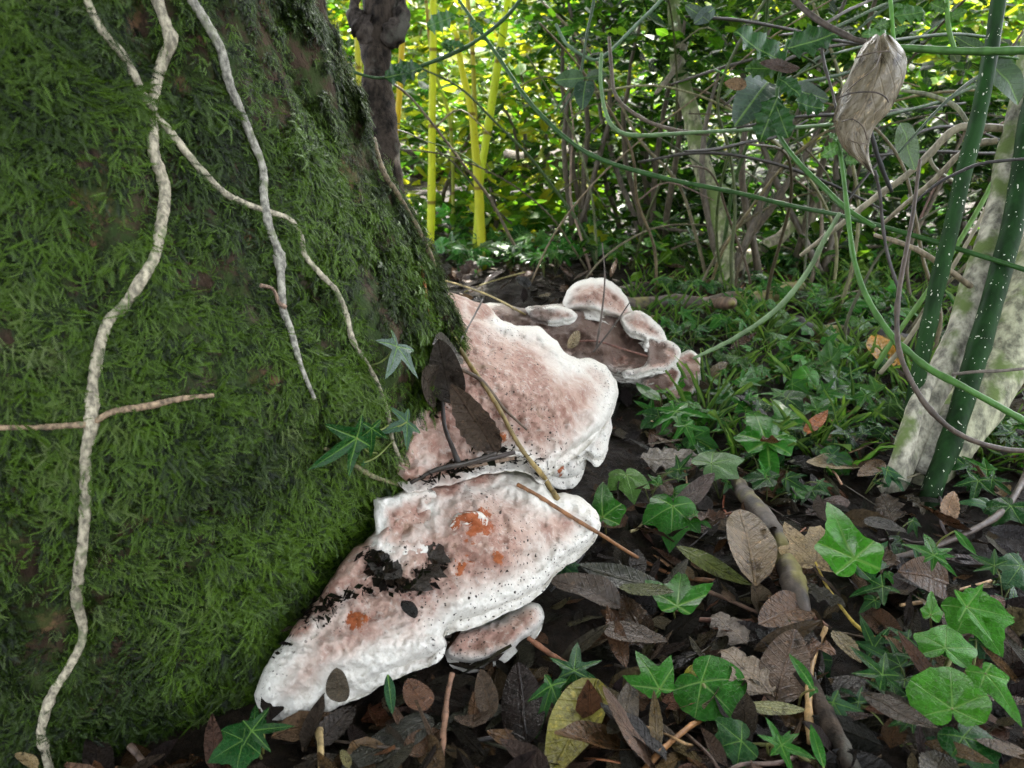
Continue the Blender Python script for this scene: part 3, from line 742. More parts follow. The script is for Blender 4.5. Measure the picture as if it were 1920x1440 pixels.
def leaf_ivy(kind, seed, no=52, rings=6):
    g = np.random.default_rng(seed); h = IVY[kind]
    a = np.linspace(-180, 180, no, endpoint=False)
    asym = g.uniform(.88, 1.12)
    r = np.interp(np.abs(a), [q[0] for q in h], [q[1] for q in h])
    r = np.where(a > 20, r * asym, np.where(a < -20, r / asym, r)) * (1 + .03 * vnoise(np.stack([a * .1, a * 0, a * 0], 1), 1, seed))
    ar = np.radians(a); V = [(0, 0)]
    for q in range(1, rings + 1):
        f = (q / rings) ** .85; V += list(zip(r * f * np.cos(ar), r * f * np.sin(ar)))
    V = np.array(V); x, y = V[:, 0], V[:, 1]; rr = np.hypot(x, y); th = np.arctan2(y, x)
    vd = np.ones(len(V))
    for va in (0, 54, -54, 120, -120): vd = np.minimum(vd, np.abs(np.arctan2(np.sin(th - R(va)), np.cos(th - R(va)))) / R(30))
    z = g.uniform(-.32, -.08) * rr ** 2 + g.uniform(.03, .09) * vd * np.minimum(rr, .6) * 1.6 + g.uniform(-.18, .2) * np.abs(y) + g.uniform(-.2, .2) * y * x + .035 * vnoise(np.stack([x, y, x * 0], 1), 3.2, seed + 4)
    F = [(0, 1 + i, 1 + (i + 1) % no) for i in range(no)]; F4 = []
    for q in range(rings - 1):
        b = 1 + q * no
        F4 += [(b + i, b + no + i, b + no + (i + 1) % no, b + (i + 1) % no) for i in range(no)]
    return np.stack([x, y, z], 1), [np.array(F), np.array(F4)], V
def leaf_strip(kind, seed, nx=16, ny=6, W=.3):
    if kind == 'holly': nx = 30
    g = np.random.default_rng(seed)
    u = np.linspace(0, 1, nx + 1); v = np.linspace(-1, 1, ny + 1)
    if kind == 'lance': w = W * .5 * np.sin(math.pi * u ** .85) ** .8
    elif kind == 'oval': w = W * .5 * np.sin(math.pi * u ** .75) ** .6
    elif kind == 'serrate': w = W * .5 * np.sin(math.pi * u ** .8) ** .7 * (1 + .06 * ((np.arange(nx + 1) % 2) * 2 - 1))
    elif kind == 'holly':
        ph = np.abs(((u * 3.6 + .3) % 1.0) - .5) * 2
        w = W * .5 * (np.sin(math.pi * u ** .85) ** .5) * (.74 + .5 * ph ** 3)
    w[0] = .012; w[-1] = .004
    U, Vv = np.meshgrid(u, v, indexing='ij'); x = U.copy(); y = Vv * w[:, None]
    if kind in ('holly', 'serrate'): x = x + (np.abs(Vv) > .99) * .02
    fold, bend, tw, cup = g.uniform(-.1, .5), g.uniform(-.5, .5), g.uniform(-.5, .5), g.uniform(-.25, .45)
    if kind == 'holly': cup = .1
    z = fold * np.abs(y) * .8 + cup * y ** 2 / max(W, .05) + bend * .5 * (x - .5) ** 2 + tw * .6 * y * (x - .5) + .05 * vnoise(np.stack([x.ravel(), y.ravel(), x.ravel() * 0], 1), 3.5, seed + 2).reshape(x.shape)
    if kind == 'holly': z = z + .06 * np.sin(u * 3.6 * 2 * math.pi + 1.0)[:, None] * np.abs(Vv) ** 2
    n = ny + 1
    i, j = np.meshgrid(np.arange(nx), np.arange(ny), indexing='ij'); i = i.ravel(); j = j.ravel()
    F = np.stack([i * n + j, (i + 1) * n + j, (i + 1) * n + j + 1, i * n + j + 1], 1)
    return np.stack([x.ravel(), y.ravel(), z.ravel()], 1), [F], np.stack([x.ravel(), y.ravel()], 1)
TPL = {}
def template(kind, mat):
    if (kind, mat) in TPL: return TPL[(kind, mat)]
    L = []
    for q in range(6):
        sd = hash_s(kind) + q * 101
        if kind in IVY: V, F, uv = leaf_ivy(kind, sd)
        else: V, F, uv = leaf_strip(kind, sd, W={'lance': .27, 'oval': .5, 'serrate': .42, 'holly': .58}[kind], ny=4 if kind == 'holly' else 6)
        L.append(np_mesh('leaf', V, F, mat=M[mat], uv=uv))
    TPL[(kind, mat)] = L; return L
def hash_s(s): return sum(ord(c) * (i + 3) for i, c in enumerate(s))
def leaf_matrix(p0, d, n, size, wid=1.0):
    n = Vector(n).normalized(); X = (Vector(d) - n * n.dot(Vector(d))).normalized(); Y = n.cross(X)
    m = Matrix((X * size, Y * size * wid, n * size)).transposed().to_4x4(); m.translation = p0
    return m
def put_leaf(name, kind, mat, m, color, parent=None, var=None):
    me = random.choice(template(kind, mat)) if var is None else template(kind, mat)[var % 6]
    o = bpy.data.objects.new(name, me); COL.objects.link(o)
    if parent is not None:
        o.parent = parent; o.matrix_basis = Matrix.Translation(-parent.location) @ m
    else: o.matrix_basis = m
    o.color = (*color, 1); return o
def jitc(c, a=.2):
    k = random.uniform(1 - a, 1 + a); return tuple(max(.002, x * k * random.uniform(1 - a * .5, 1 + a * .5)) for x in c)
def px_leaf(kind, mat, p0, tip, color, n=None, parent=None, name='leaf', wid=1.0, tocam=.5, var=None):
    """leaf with its stalk end at p0 whose tip shows at pixel tip"""
    p0 = Vector(p0)
    if n is None:
        n = (Vector((0, 0, 1)) + (CAM - p0).normalized() * tocam + Vector((random.uniform(-.25, .25), random.uniform(-.2, .2), 0))).normalized()
    n = Vector(n); r = ray(*tip); den = n.dot(r); t = n.dot(p0 - CAM) / den if abs(den) > .08 else (p0 - CAM).length
    q = CAM + r * t
    d = q - p0; L = d.length; dep = to_px(p0)[2]; Lpx = math.dist(tip, to_px(p0)[:2]) * dep / FPX
    if L > 1.8 * Lpx: L = 1.8 * Lpx
    return put_leaf(name, kind, mat, leaf_matrix(p0, d, n, L, wid), color, parent, var)

IVY_D, IVY_M, IVY_B, IVY_G = (.013, .066, .014), (.026, .135, .014), (.046, .205, .014), (.028, .088, .040)
# ------------------------------------------------------------------ climbing stems on the trunk
def on_trunk(pix, off): return [PT(x, y, off)[0] for x, y in pix]
VC = (.44, .39, .28)
def vine(label, pix, r, color=VC, off=.006, **kw):
    pts = on_trunk(pix, off); e = empty('ivy_vine', pts[-1])
    tag(e, label, 'vine')
    tube('stem', pts, r, M['vine'], e, color=color, sides=10, knob=.32, wob=.0006, n_per=12, rough=.14, seed=int(pix[0][0]) + 3, **kw)
    return e
v1 = vine('thickest pale bare vine winding down the mossy trunk to the soil', [(280, -60), (292, 0), (310, 60), (316, 85), (305, 125), (285, 200), (276, 245), (280, 295), (295, 360), (298, 430), (285, 490), (262, 532), (240, 575), (203, 602), (187, 640), (173, 720), (166, 800), (168, 850), (160, 930), (156, 1010), (148, 1060), (155, 1110), (152, 1180), (130, 1240), (101, 1290), (80, 1350), (84, 1400), (97, 1450)], [.0041] * 14 + [.0038] * 8 + [.0034] * 6, off=.007)
v2 = vine('thin ivy vine crossing under the thick one, bearing leaves low down', [(130, -60), (155, 0), (185, 60), (220, 112), (262, 182), (285, 214), (310, 245), (345, 300), (385, 345), (430, 375), (490, 400), (530, 415), (555, 445), (566, 482), (600, 520), (625, 550), (640, 600), (650, 640), (680, 680), (700, 712), (712, 750), (718, 790), (726, 830), (745, 868), (764, 900), (768, 925)], [.0027] * 10 + [.0023] * 8 + [.0020] * 8, off=.007)
v3 = vine('grey bare vine that ends in a tapering tip on the moss', [(335, -60), (353, 0), (370, 40), (395, 95), (410, 150), (440, 215), (462, 270), (482, 320), (486, 380), (495, 430), (510, 480), (515, 540), (520, 580), (535, 630), (550, 690), (575, 747)], [.0033] * 12 + [.0028, .0025, .0021, .0014], color=(.36, .34, .28), off=.008)
tube('spur', on_trunk([(521, 582), (508, 570), (492, 564), (480, 552), (468, 542)], .014), [.0022, .0018, .0016, .0013, .0018], M['vine'], v3, color=(.3, .2, .14), sides=6)
v4 = vine('short broken horizontal twig stuck to the moss beneath the thick vine', [(-20, 806), (60, 800), (120, 794), (160, 792), (187, 785), (225, 771), (280, 764), (330, 751), (390, 742)], [.0017, .0018, .002, .002, .002, .0024, .0024, .0022, .0016], color=(.34, .24, .15), off=.009)
v5 = vine('thin brown vine along the trunk flank beside the dark sapling', [(690, 262), (712, 328), (738, 372), (758, 404), (785, 450), (805, 495), (826, 535)], [.003, .0032, .0034, .003, .003, .0026, .002], color=(.20, .15, .09), off=.006)
v6 = vine('short mossy stem behind the trunk ivy leaves', [(600, 835), (640, 862), (690, 885), (735, 905), (760, 925)], [.0016, .002, .0022, .002, .0014], color=(.22, .20, .10), off=.008)
for kind, j, t, c, w in (('star', (705, 657), (727, 708), (.10, .15, .13), 1.1), ('star', (636, 806), (578, 886), IVY_D, .8), ('star', (672, 782), (697, 861), IVY_D, .85),  # first leaf: pale bluish colour paints its glare
                         ('star', (733, 788), (712, 812), (.05, .11, .07), 1.2), ('star', (765, 857), (812, 892), IVY_M, .9), ('star', (662, 845), (690, 868), IVY_G, 1.0), ('arrow', (705, 640), (735, 632), (.03, .10, .02), 1.0)):
    p, n = PT(*j, .022)
    n = (n + Vector((random.uniform(-.3, .3), random.uniform(-.3, .3), random.uniform(0, .5)))).normalized()
    px_leaf(kind, 'ivy', p, t, c, n, v2, wid=w)
    k_ = min(range(26), key=lambda q: 0) 
for a, b in (((733, 788), (716, 792)), ((672, 782), (716, 795)), ((636, 806), (690, 840)), ((765, 857), (742, 866)), ((705, 657), (684, 682)), ((662, 845), (720, 826))):
    pa = PT(*a, .021)[0]; pb = PT(*b, .011)[0]; mid = (pa + pb) / 2 + Vector((0, -.006, -.002))
    tube('leaf_stalk', [pa, mid, pb], .0009, M['stem'], v2, color=(.16, .2, .05), sides=5)

# moss creeping over the edges of the climbing stems
MP, MN, MX = [], [], []
random.seed(15)
for o in [c for e_ in (v1, v2, v3, v4, v5) for c in e_.children if c.name.startswith('stem')]:
    co = np.empty(len(o.data.vertices) * 3, np.float32); o.data.vertices.foreach_get('co', co); co = co.reshape(-1, 3) + np.array(o.parent.location)
    cen = co[:len(co) // 10 * 10].reshape(-1, 10, 3).mean(1)
    for c in cen:
        for sd in (-1, 1):
            if random.random() < .42:
                h = TBVH.find_nearest(Vector(c)); n = h[1] if h[1].dot(CAM - h[0]) > 0 else -h[1]
                t = n.cross(Vector((0, 0, 1))).normalized()
                MP.append(h[0] + t * sd * random.uniform(.004, .009) + n * random.uniform(.001, .005)); MN.append(n)
                a = random.gauss(0, .6); MX.append((Vector((0, 0, -1)) * math.cos(a) - t * sd * .5 + t * math.sin(a)).normalized())
n_ = len(MP); em = bpy.data.meshes.new('creeping_moss'); em.vertices.add(n_)
em.vertices.foreach_set('co', (np.array(MP) - np.array([TC[0], TC[1], 0])).astype(np.float32).ravel())
rots = []
for n, x in zip(MN, MX):
    x = (x - n * n.dot(x)).normalized(); y = n.cross(x); rots.append(tuple(Matrix((x, y, n)).transposed().to_euler()))
for nme, arr in (('tint', np.clip(np.random.default_rng(1).normal(.45, .25, n_), 0, 1)), ('bright', np.zeros(n_)), ('scl', np.random.default_rng(2).uniform(.35, .75, n_))):
    a = em.attributes.new(nme, 'FLOAT', 'POINT'); a.data.foreach_set('value', arr.astype(np.float32))
a = em.attributes.new('rot', 'FLOAT_VECTOR', 'POINT'); a.data.foreach_set('vector', np.array(rots, np.float32).ravel())
a = em.attributes.new('pick', 'INT', 'POINT'); a.data.foreach_set('value', np.random.default_rng(3).integers(0, 7, n_).astype(np.int32))
cm = bpy.data.objects.new('creeping_moss', em); COL.objects.link(cm); cm.parent = tree; cm['kind'] = 'stuff'; instancer(cm, moss_col)

# ------------------------------------------------------------------ ivy on the ground: hand-placed sprigs
def sprig(label, leaves, h=.03, group=None, stems=True):
    """leaves: (kind, stalk px, tip px, colour[, width[, height]])"""
    l0 = leaves[0]; b = PG(l0[1][0] + 6, l0[1][1] + 22)
    e = empty('ivy_sprig', b); tag(e, label, 'ivy', group)
    for l in leaves:
        hh = l[5] if len(l) > 5 else h * random.uniform(.75, 1.25)
        p = PG(*l[1], hh)
        px_leaf(l[0], 'ivy', p, l[2], jitc(l[3], .12), None, e, wid=l[4] if len(l) > 4 else 1.0)
        if stems:
            g = Vector((p.x * .6 + b.x * .4 + random.uniform(-.01, .01), p.y * .6 + b.y * .4 + .012, 0)); g.z = gh(g.x, g.y) - .004
            tube('leaf_stalk', [p + Vector((0, 0, -.0005)), (p * .55 + g * .45) + Vector((random.uniform(-.006, .006), .004, .004)), g], [.0009, .001, .0012], M['stem'], e, color=jitc((.16, .17, .05)), sides=5)
    return e
sprig('ivy sprig with two dark glossy leaves at the foot of the mossy trunk', [('broad', (456, 1388), (388, 1422), IVY_D, 1.15, .05), ('star', (472, 1371), (553, 1357), IVY_D, .9, .055), ('arrow', (476, 1366), (478, 1316), IVY_D, .9, .05)])
sprig('pair of narrow star-shaped ivy leaves just below the white fungus lip', [('star', (1077, 1258), (1082, 1198), IVY_G, 1.15, .035), ('star', (1077, 1258), (1096, 1322), IVY_D, .95, .034), ('star', (1034, 1287), (1001, 1382), IVY_D, .62, .04)])
sprig('broad triangular wet ivy leaf pointing up at the fungus', [('three', (1237, 1291), (1189, 1204), IVY_M, 1.05, .04)])
sprig('rounded ivy leaf with pale netted veins beside a yellow scrap', [('round', (1316, 1278), (1397, 1352), IVY_M, 1.15, .035)])
sprig('two lobed ivy leaves overlapping in front of the green-tan curled leaf', [('broad', (1390, 1390), (1326, 1404), IVY_D, 1.15, .025), ('star', (1465, 1398), (1532, 1418), IVY_M, 1.1, .035), ('star', (1465, 1397), (1437, 1343), IVY_M, 1.0, .034)])
sprig('three-fingered ivy leaf standing upright beside an olive dead leaf', [('three', (1270, 1137), (1279, 1040), IVY_M, 1.0, .04)])
sprig('bright wet ivy leaf drooping beside the lower fungus tip', [('broad', (1262, 948), (1259, 1022), IVY_M, .95, .035), ('arrow', (1300, 965), (1335, 985), IVY_M, 1, .03)])
sprig('lone ivy leaf standing on edge against the gap between the two big fungi', [('arrow', (1130, 968), (1127, 888), IVY_M, .9, .045)])
sprig('small yellowing ivy leaf beside the edge of the largest fungus', [('broad', (1175, 890), (1192, 934), (.07, .16, .03), 1.0, .04)])
sprig('bluish ivy leaf tucked under the lower fungus rim', [('broad', (1055, 1060), (1088, 1080), IVY_G, 1, .02)])
sprig('narrow dark ivy leaf hanging below the fungus tongue', [('lance', (727, 1264), (736, 1340), IVY_G, 1.0, .05)], stems=False)
sprig('tall bright ivy leaves standing between the fungi and the speckled stems', [('arrow', (1437, 826), (1409, 736), IVY_M, 1.0, .06), ('lance', (1438, 828), (1448, 922), IVY_M, 1.1, .055), ('arrow', (1476, 790), (1452, 742), IVY_M, 1.1, .05)])
sprig('pale-backed ivy leaf on a long stalk over the dark stick', [('broad', (1334, 868), (1400, 845), (.09, .17, .07), .9, .05)])
sprig('long bright ivy leaf leaning beside the tan curled dead leaf', [('arrow', (1602, 1052), (1553, 926), IVY_B, .8, .05), ('broad', (1600, 1055), (1622, 1000), IVY_D, 1, .04)])
sprig('dark ivy leaves below the arching brown branch', [('star', (1655, 1098), (1592, 1116), IVY_D, 1.1, .03), ('arrow', (1640, 1125), (1610, 1145), IVY_D, 1, .025), ('arrow', (1665, 1075), (1676, 1095), IVY_M, 1, .035)])
sprig('ivy leaves rising around the arching brown branch', [('star', (1750, 1042), (1737, 984), IVY_M, .9, .055), ('star', (1752, 1040), (1796, 1078), IVY_M, .9, .055), ('lance', (1790, 995), (1832, 1040), IVY_M, 1, .05)])
sprig('large bright lobed ivy leaves at the end of yellow-green stalks', [('star', (1813, 1137), (1910, 1156), IVY_B, 1.2, .055), ('broad', (1815, 1140), (1882, 1225), IVY_B, .9, .05), ('arrow', (1745, 1152), (1747, 1100), IVY_B, .7, .05)])
sprig('smaller bright ivy leaf with three points next to the large bright ones', [('broad', (1772, 1216), (1778, 1156), IVY_B, 1.1, .045), ('arrow', (1775, 1220), (1800, 1246), IVY_M, .9, .043)])
sprig('cupped bright green ivy leaf above a dark veined one', [('round', (1786, 1328), (1781, 1240), IVY_B, 1.1, .045)])
sprig('large dark ivy leaf with pale veins beneath the cupped one', [('round', (1806, 1382), (1862, 1450), IVY_D, 1.15, .03)])
sprig('broad bright ivy leaf pointing down beside the fallen branch end', [('arrow', (1848, 1262), (1922, 1352), IVY_B, .95, .05)])
sprig('dark star-shaped ivy leaf lying on black soil', [('star', (1562, 1318), (1616, 1396), IVY_G, .8, .025), ('star', (1562, 1317), (1528, 1310), IVY_G, .9, .025)])
sprig('dark narrow-lobed ivy leaf low among pale stalks', [('star', (1710, 1344), (1662, 1361), IVY_D, 1.1, .03), ('star', (1712, 1345), (1742, 1400), IVY_D, .9, .025)])
sprig('glossy narrow-fingered ivy leaf over thin pale stalks', [('star', (1655, 1266), (1592, 1205), IVY_D, .8, .04), ('star', (1656, 1266), (1700, 1300), IVY_D, .8, .04)])
sprig('flat dusky ivy leaf beside a tan petiole', [('star', (1702, 1198), (1648, 1202), IVY_G, 1.0, .03), ('star', (1722, 1236), (1666, 1216), IVY_D, .8, .035)])
sprig('thin pointed ivy leaf crossing the tan stick', [('lance', (1526, 1292), (1480, 1224), IVY_M, 1.0, .05), ('arrow', (1525, 1290), (1518, 1308), IVY_M, 1, .045)])
sprig('thin pointed ivy leaf crossing the lower end of the tan stick', [('lance', (1545, 1440), (1520, 1358), IVY_M, 1.0, .04)])
sprig('bright spreading ivy leaf at the right flank of the largest fungus', [('star', (1268, 772), (1306, 818), IVY_M, 1.1, .045), ('star', (1266, 772), (1222, 800), IVY_M, 1.0, .045), ('lance', (1238, 752), (1192, 716), IVY_M, 1.2, .05), ('broad', (1236, 780), (1200, 800), IVY_D, 1, .03)])
sprig('ivy leaves spreading at the foot of the pale shrub', [('star', (1850, 880), (1800, 850), IVY_M, .8, .03), ('star', (1860, 900), (1905, 930), IVY_D, .8, .03), ('star', (1835, 900), (1820, 950), IVY_D, .8, .03)])
sprig('ivy leaves on the soil to the side of the pale shrub', [('broad', (1895, 950), (1860, 985), IVY_D, .9, .03), ('star', (1900, 800), (1875, 760), IVY_M, .9, .04), ('broad', (1915, 1060), (1885, 1100), IVY_G, .9, .03)])

# ------------------------------------------------------------------ shared random scatter of small ivy plants
def blocked(p, m=.02):
    if inside_trunk((p.x, p.y, .05), m): return True
    x, y, _ = to_px(p)
    return (690 < x < 1165 and 530 < y < 1010 and p.y > .55 and p.x < .17 and p.y < 1.12) or (1040 < x < 1320 and 560 < y < 752 and p.y < 1.5) or (480 < x < 1130 and 880 < y < 1340 and p.x < .11)
def ivy_plant(px, py, label, group, nl, size, h, cols):
    b = PG(px, py)
    if blocked(b): return
    tone = random.choice(cols); tn = 'bright' if tone[1] > .12 else 'dusky' if tone[2] > .03 else 'dark' if tone[1] < .07 else 'fresh green'
    nn = ['', '', 'two', 'three', 'four', 'five', 'six', 'seven', 'eight'][nl]
    e = empty('ivy_plant', b); tag(e, label.replace('ivy plant', 'ivy plant of %s %s leaves' % (nn, tn)).replace('ivy clump', 'ivy clump of %s %s leaves' % (nn, tn)), 'ivy', group + ', %s %s leaves' % (nn, tn))
    for q in range(nl):
        a = random.uniform(0, 2 * math.pi); rr = random.uniform(.004, .035) * (1 + nl * .08); hh = h * random.uniform(.35, 1.3)
        p = b + Vector((rr * math.cos(a), rr * math.sin(a), 0)); p.z = gh(p.x, p.y) + hh
        n = (Vector((0, 0, 1)) + Vector((random.gauss(0, .45), random.gauss(-.35, .45), 0))).normalized()
        aa = a + random.gauss(0, .8); sz = size * random.uniform(.55, 1.25)
        put_leaf('leaf', random.choice(['star', 'star', 'star', 'three', 'arrow', 'broad']), 'ivy', leaf_matrix(p, (math.cos(aa), math.sin(aa), 0), n, sz, random.uniform(.75, 1.05)), jitc(tone, .25), e)
        tube('leaf_stalk', [p, (p + b) / 2 + Vector((0, 0, hh * .25)), b - Vector((0, 0, .003))], .0009, M['stem'], e, color=(.14, .17, .05), sides=4, n_per=3)
random.seed(21)
for q in range(105):
    x = random.uniform(1230, 1690); y = 505 + 330 * random.random() ** 1.25
    if x > 1600 and y > 800: continue
    ivy_plant(x, y, 'small ivy plant between the fungi and pale shrub', 'small ivy plants between fungi and shrub', random.randint(3, 6), .042, .042, [IVY_M, IVY_B, IVY_M, IVY_D, (.05, .14, .03)])
for q in range(60):
    ivy_plant(random.uniform(790, 1900), random.uniform(452, 522), 'low ivy clump on the floor near the fallen log', 'ivy clumps around the fallen log', random.randint(4, 7), .06, .07, [IVY_M, IVY_D, (.06, .17, .03)])
for q in range(46):
    ivy_plant(random.uniform(780, 1750), random.uniform(412, 462), 'leafy ivy clump at the shaded foot of the hedge', 'ivy clumps at the foot of the hedge', random.randint(5, 8), .075, .10, [IVY_M, IVY_D, IVY_B])
for q in range(14):
    ivy_plant(random.uniform(850, 1050), random.uniform(478, 520), 'ivy plant behind the largest fungus', 'ivy plants behind the largest fungus', random.randint(3, 6), .06, .06, [IVY_M, IVY_D, IVY_B])
for q in range(20):
    ivy_plant(random.uniform(1180, 1700), random.uniform(800, 960), 'young ivy plant beside the dark stick', 'young ivy plants in front of the shrub', random.randint(2, 4), .036, .035, [IVY_M, IVY_D, IVY_G])
for q in range(16):
    ivy_plant(random.uniform(1560, 1915), random.uniform(960, 1430), 'dusky ivy plant low among wet dead leaves', 'dusky ivy plants among wet dead leaves', random.randint(2, 3), .034, .022, [IVY_D, IVY_G])
for q in range(18):
    ivy_plant(random.uniform(1750, 1915), random.uniform(600, 900), 'ivy plant growing behind the pale shrub stems', 'ivy plants behind the shrub', random.randint(3, 5), .036, .04, [IVY_M, IVY_D])

# ------------------------------------------------------------------ dead leaves
DK, BR, TAN, GRY, OLV, ORG = (.016, .012, .010), (.085, .043, .021), (.24, .155, .08), (.095, .064, .043), (.085, .085, .030), (.38, .15, .03)
def dead(label, kind, a, b, col, wid=1.0, h=.012, n=None, surf=False, mat='dead', var=None, group=None, tocam=.25, so=.013):
    if surf: p, nn = PF(*a, so); n = n or (nn + Vector((0, 0, .2))).normalized()
    else: p = PG(*a, h)
    o = px_leaf(kind, mat, p, b, col, n, None, 'dead_leaf', wid, tocam, var)
    tag(o, label, 'leaf', group); return o
dead('yellow-green mottled willow-shaped leaf with pale midrib', 'oval', (1122, 1282), (1030, 1470), (.22, .20, .04), .78, .03, var=1)
dead('large blackish leathery leaf with green blotches below the fungus tongue', 'oval', (812, 1342), (640, 1450), (.035, .035, .028), .75, .03, var=2)
dead('broad grey-brown leaf with dark veins right of the fungus lip', 'oval', (1165, 1135), (1030, 1085), (.075, .055, .045), 1.0, .03)
dead('long dark olive leaf behind the upright three-fingered ivy leaf', 'lance', (1252, 1108), (1085, 1058), (.045, .045, .035), 1.3, .03)
dead('short olive leaf with torn tan edge', 'serrate', (1160, 1100), (1262, 1108), (.075, .085, .025), .8, .04)
dead('wide brown leaf lying above the triangular ivy leaf', 'oval', (1130, 1180), (1252, 1205), (.085, .06, .046), .9, .03)
dead('pale tan lobed leaf with a long yellow petiole', 'maple', (1530, 1052), (1540, 975), (.42, .30, .17), 1.0, .03, mat='dead_palm')
dead('long brown veined leaf propped beside the yellow-mossed stick', 'oval', (1418, 1092), (1388, 952), (.17, .12, .075), .85, .035)
dead('grey curled holly leaf beside the largest fungus', 'holly', (1200, 862), (1308, 858), (.20, .17, .15), 1.1, .03, var=1)
dead('silvery brown spiny holly leaf by the netted ivy leaf', 'holly', (1452, 1300), (1352, 1215), (.20, .15, .11), 1.2, .03, var=2)
dead('grey-brown spiny holly leaf beneath a reddish stalk', 'holly', (1402, 1205), (1335, 1150), (.17, .135, .115), 1.2, .025)
dead('blue-black wet leaf between the two spiny holly leaves', 'oval', (1425, 1170), (1480, 1250), (.022, .022, .026), .9, .02)
dead('curled tan leaf at the foot of the speckled stem', 'oval', (1612, 872), (1512, 866), (.30, .23, .14), .9, .02)
dead('olive leaf seen edge-on with a cream margin', 'lance', (1268, 1026), (1412, 1095), (.10, .12, .03), .9, .04)
dead('pale green-tan curled leaf with a hooked tip', 'lance', (1392, 1325), (1512, 1332), (.22, .22, .10), 1.0, .03)
dead('reddish-brown folded leaf under the fungus tongue', 'oval', (800, 1330), (765, 1275), (.16, .075, .045), 1.2, .035)
dead('orange leaf on the ground behind the speckled stems', 'oval', (1672, 688), (1633, 612), (.55, .27, .04), .8, .03)
dead('rust-orange small leaf on a thin stalk', 'lance', (1508, 815), (1552, 770), (.40, .12, .03), 1.2, .04)
dead('yellow scrap of leaf behind the netted ivy leaf', 'oval', (1318, 1248), (1280, 1272), (.55, .48, .05), .9, .035)
dead('dark maroon leaf by the base of the speckled stem', 'oval', (1590, 935), (1510, 968), (.075, .04, .035), 1.0, .02)
dead('brown-grey leaf with pale rib beside the yellow petiole', 'oval', (1465, 1165), (1545, 1262), (.075, .06, .055), .9, .025)
dead('crumpled tan leaf below the yellow petiole', 'serrate', (1560, 1185), (1612, 1245), (.22, .17, .09), 1.2, .02)
dead('wide dark leaf near the arching branch', 'oval', (1620, 975), (1700, 1000), (.05, .045, .04), 1.1, .02)
dead('dead leaf standing by the star-shaped ivy pair', 'lance', (1135, 1290), (1195, 1385), (.17, .13, .08), 1.4, .02)
dead('dark brown folded leaf resting on the largest fungus', 'serrate', (930, 822), (848, 715), (.085, .062, .05), .82, surf=True, var=3, so=.016)
dead('black limp leaf caught between moss and largest fungus', 'oval', (845, 735), (822, 630), (.05, .042, .038), .85, surf=True)
dead('second black limp leaf pressed against the moss above the fungus', 'oval', (838, 672), (792, 640), (.05, .042, .036), 1.0, surf=True)
dead('small grey-brown leaf scrap with tan streak against the moss', 'oval', (800, 735), (785, 685), (.07, .055, .045), 1.2, surf=True)
dead('black spiny leaf lying on the lower fungus', 'holly', (712, 1100), (822, 1018), (.055, .045, .040), 1.5, surf=True, var=0, n=Vector((-.1, -.45, 1)).normalized(), so=.024)
dead('black ragged leaf in the crook of the lower fungus', 'serrate', (765, 1110), (684, 1030), (.055, .048, .045), 1.2, surf=True, n=Vector((.1, -.4, 1)).normalized(), so=.022)
dead('dark triangular leaf bit stuck to the fungus tongue', 'oval', (640, 1288), (632, 1248), (.10, .08, .06), 1.1, surf=True)
dead('tiny dark leaf chip on the middle of the largest fungus', 'oval', (993, 692), (1006, 682), (.02, .022, .02), 1.2, surf=True)
dead('small black flake on the fungus below the spiny leaf', 'oval', (752, 1148), (776, 1162), (.02, .02, .02), 1.0, surf=True)
dead('tan folded leaf leaning on the weathered fungus', 'oval', (1058, 655), (1086, 620), (.34, .26, .16), .9, surf=True)
dead('tan scrap at the foot of the thick vine', 'oval', (70, 1440), (28, 1412), (.45, .33, .18), .8, .02)
dead('small olive scrap beside the blackish leathery leaf', 'oval', (655, 1440), (640, 1405), (.25, .22, .10), .9, .02)
dead('dark debris leaf in the cleft between the two big fungi', 'lance', (965, 865), (870, 872), (.025, .02, .018), 1.1, surf=True)
dead('second dark debris leaf in the fungus cleft', 'oval', (905, 880), (850, 868), (.03, .024, .02), 1.0, surf=True)

random.seed(33)
def rand_dead(x, y, label, group, cols, smin, smax):
    p = PG(x, y, .008)
    if blocked(p, -.02): return
    p.z += random.uniform(0, .016)
    n = Vector((random.gauss(0, .42), random.gauss(-.1, .42), 1)).normalized(); a = random.uniform(0, 2 * math.pi)
    kd = random.choice(['oval', 'oval', 'lance', 'serrate', 'holly', 'lance'])
    sz = random.uniform(smin, smax); cl = random.choice(cols); lum = sum(cl)
    o = put_leaf('dead_leaf', kd, 'dead', leaf_matrix(p, (math.cos(a), math.sin(a), 0), n, sz, random.uniform(.7, 1.15)), jitc(cl, .25))
    cn = 'blackish' if lum < .06 else 'dark brown' if lum < .125 else 'russet brown' if cl[0] > 1.7 * cl[1] and lum < .2 else 'grey-brown' if lum < .3 else 'tan'
    sn = 'small' if sz < smin + (smax - smin) * .34 else 'large' if sz > smin + (smax - smin) * .67 else 'medium-sized'
    kn = {'oval': 'oval', 'lance': 'slender', 'serrate': 'toothed', 'holly': 'spiny'}[kd]
    tag(o, '%s %s %s %s' % (sn, cn, kn, label), 'leaf', '%s %s %s %s' % (sn, cn, kn, group))
for q in range(150):
    rand_dead(random.uniform(560, 1910), random.uniform(1010, 1450), 'dead leaf in the litter below the lower fungus', 'dead leaves in the foreground litter', [DK, DK, BR, BR, (.12, .065, .032), (.06, .042, .03), GRY, (.045, .038, .03)], .035, .085)
for q in range(90):
    rand_dead(random.uniform(1140, 1910), random.uniform(740, 1010), 'dead leaf in the litter between large fungus and shrub', 'dead leaves around the shrub', [DK, BR, (.07, .05, .038), GRY, TAN, BR], .035, .075)
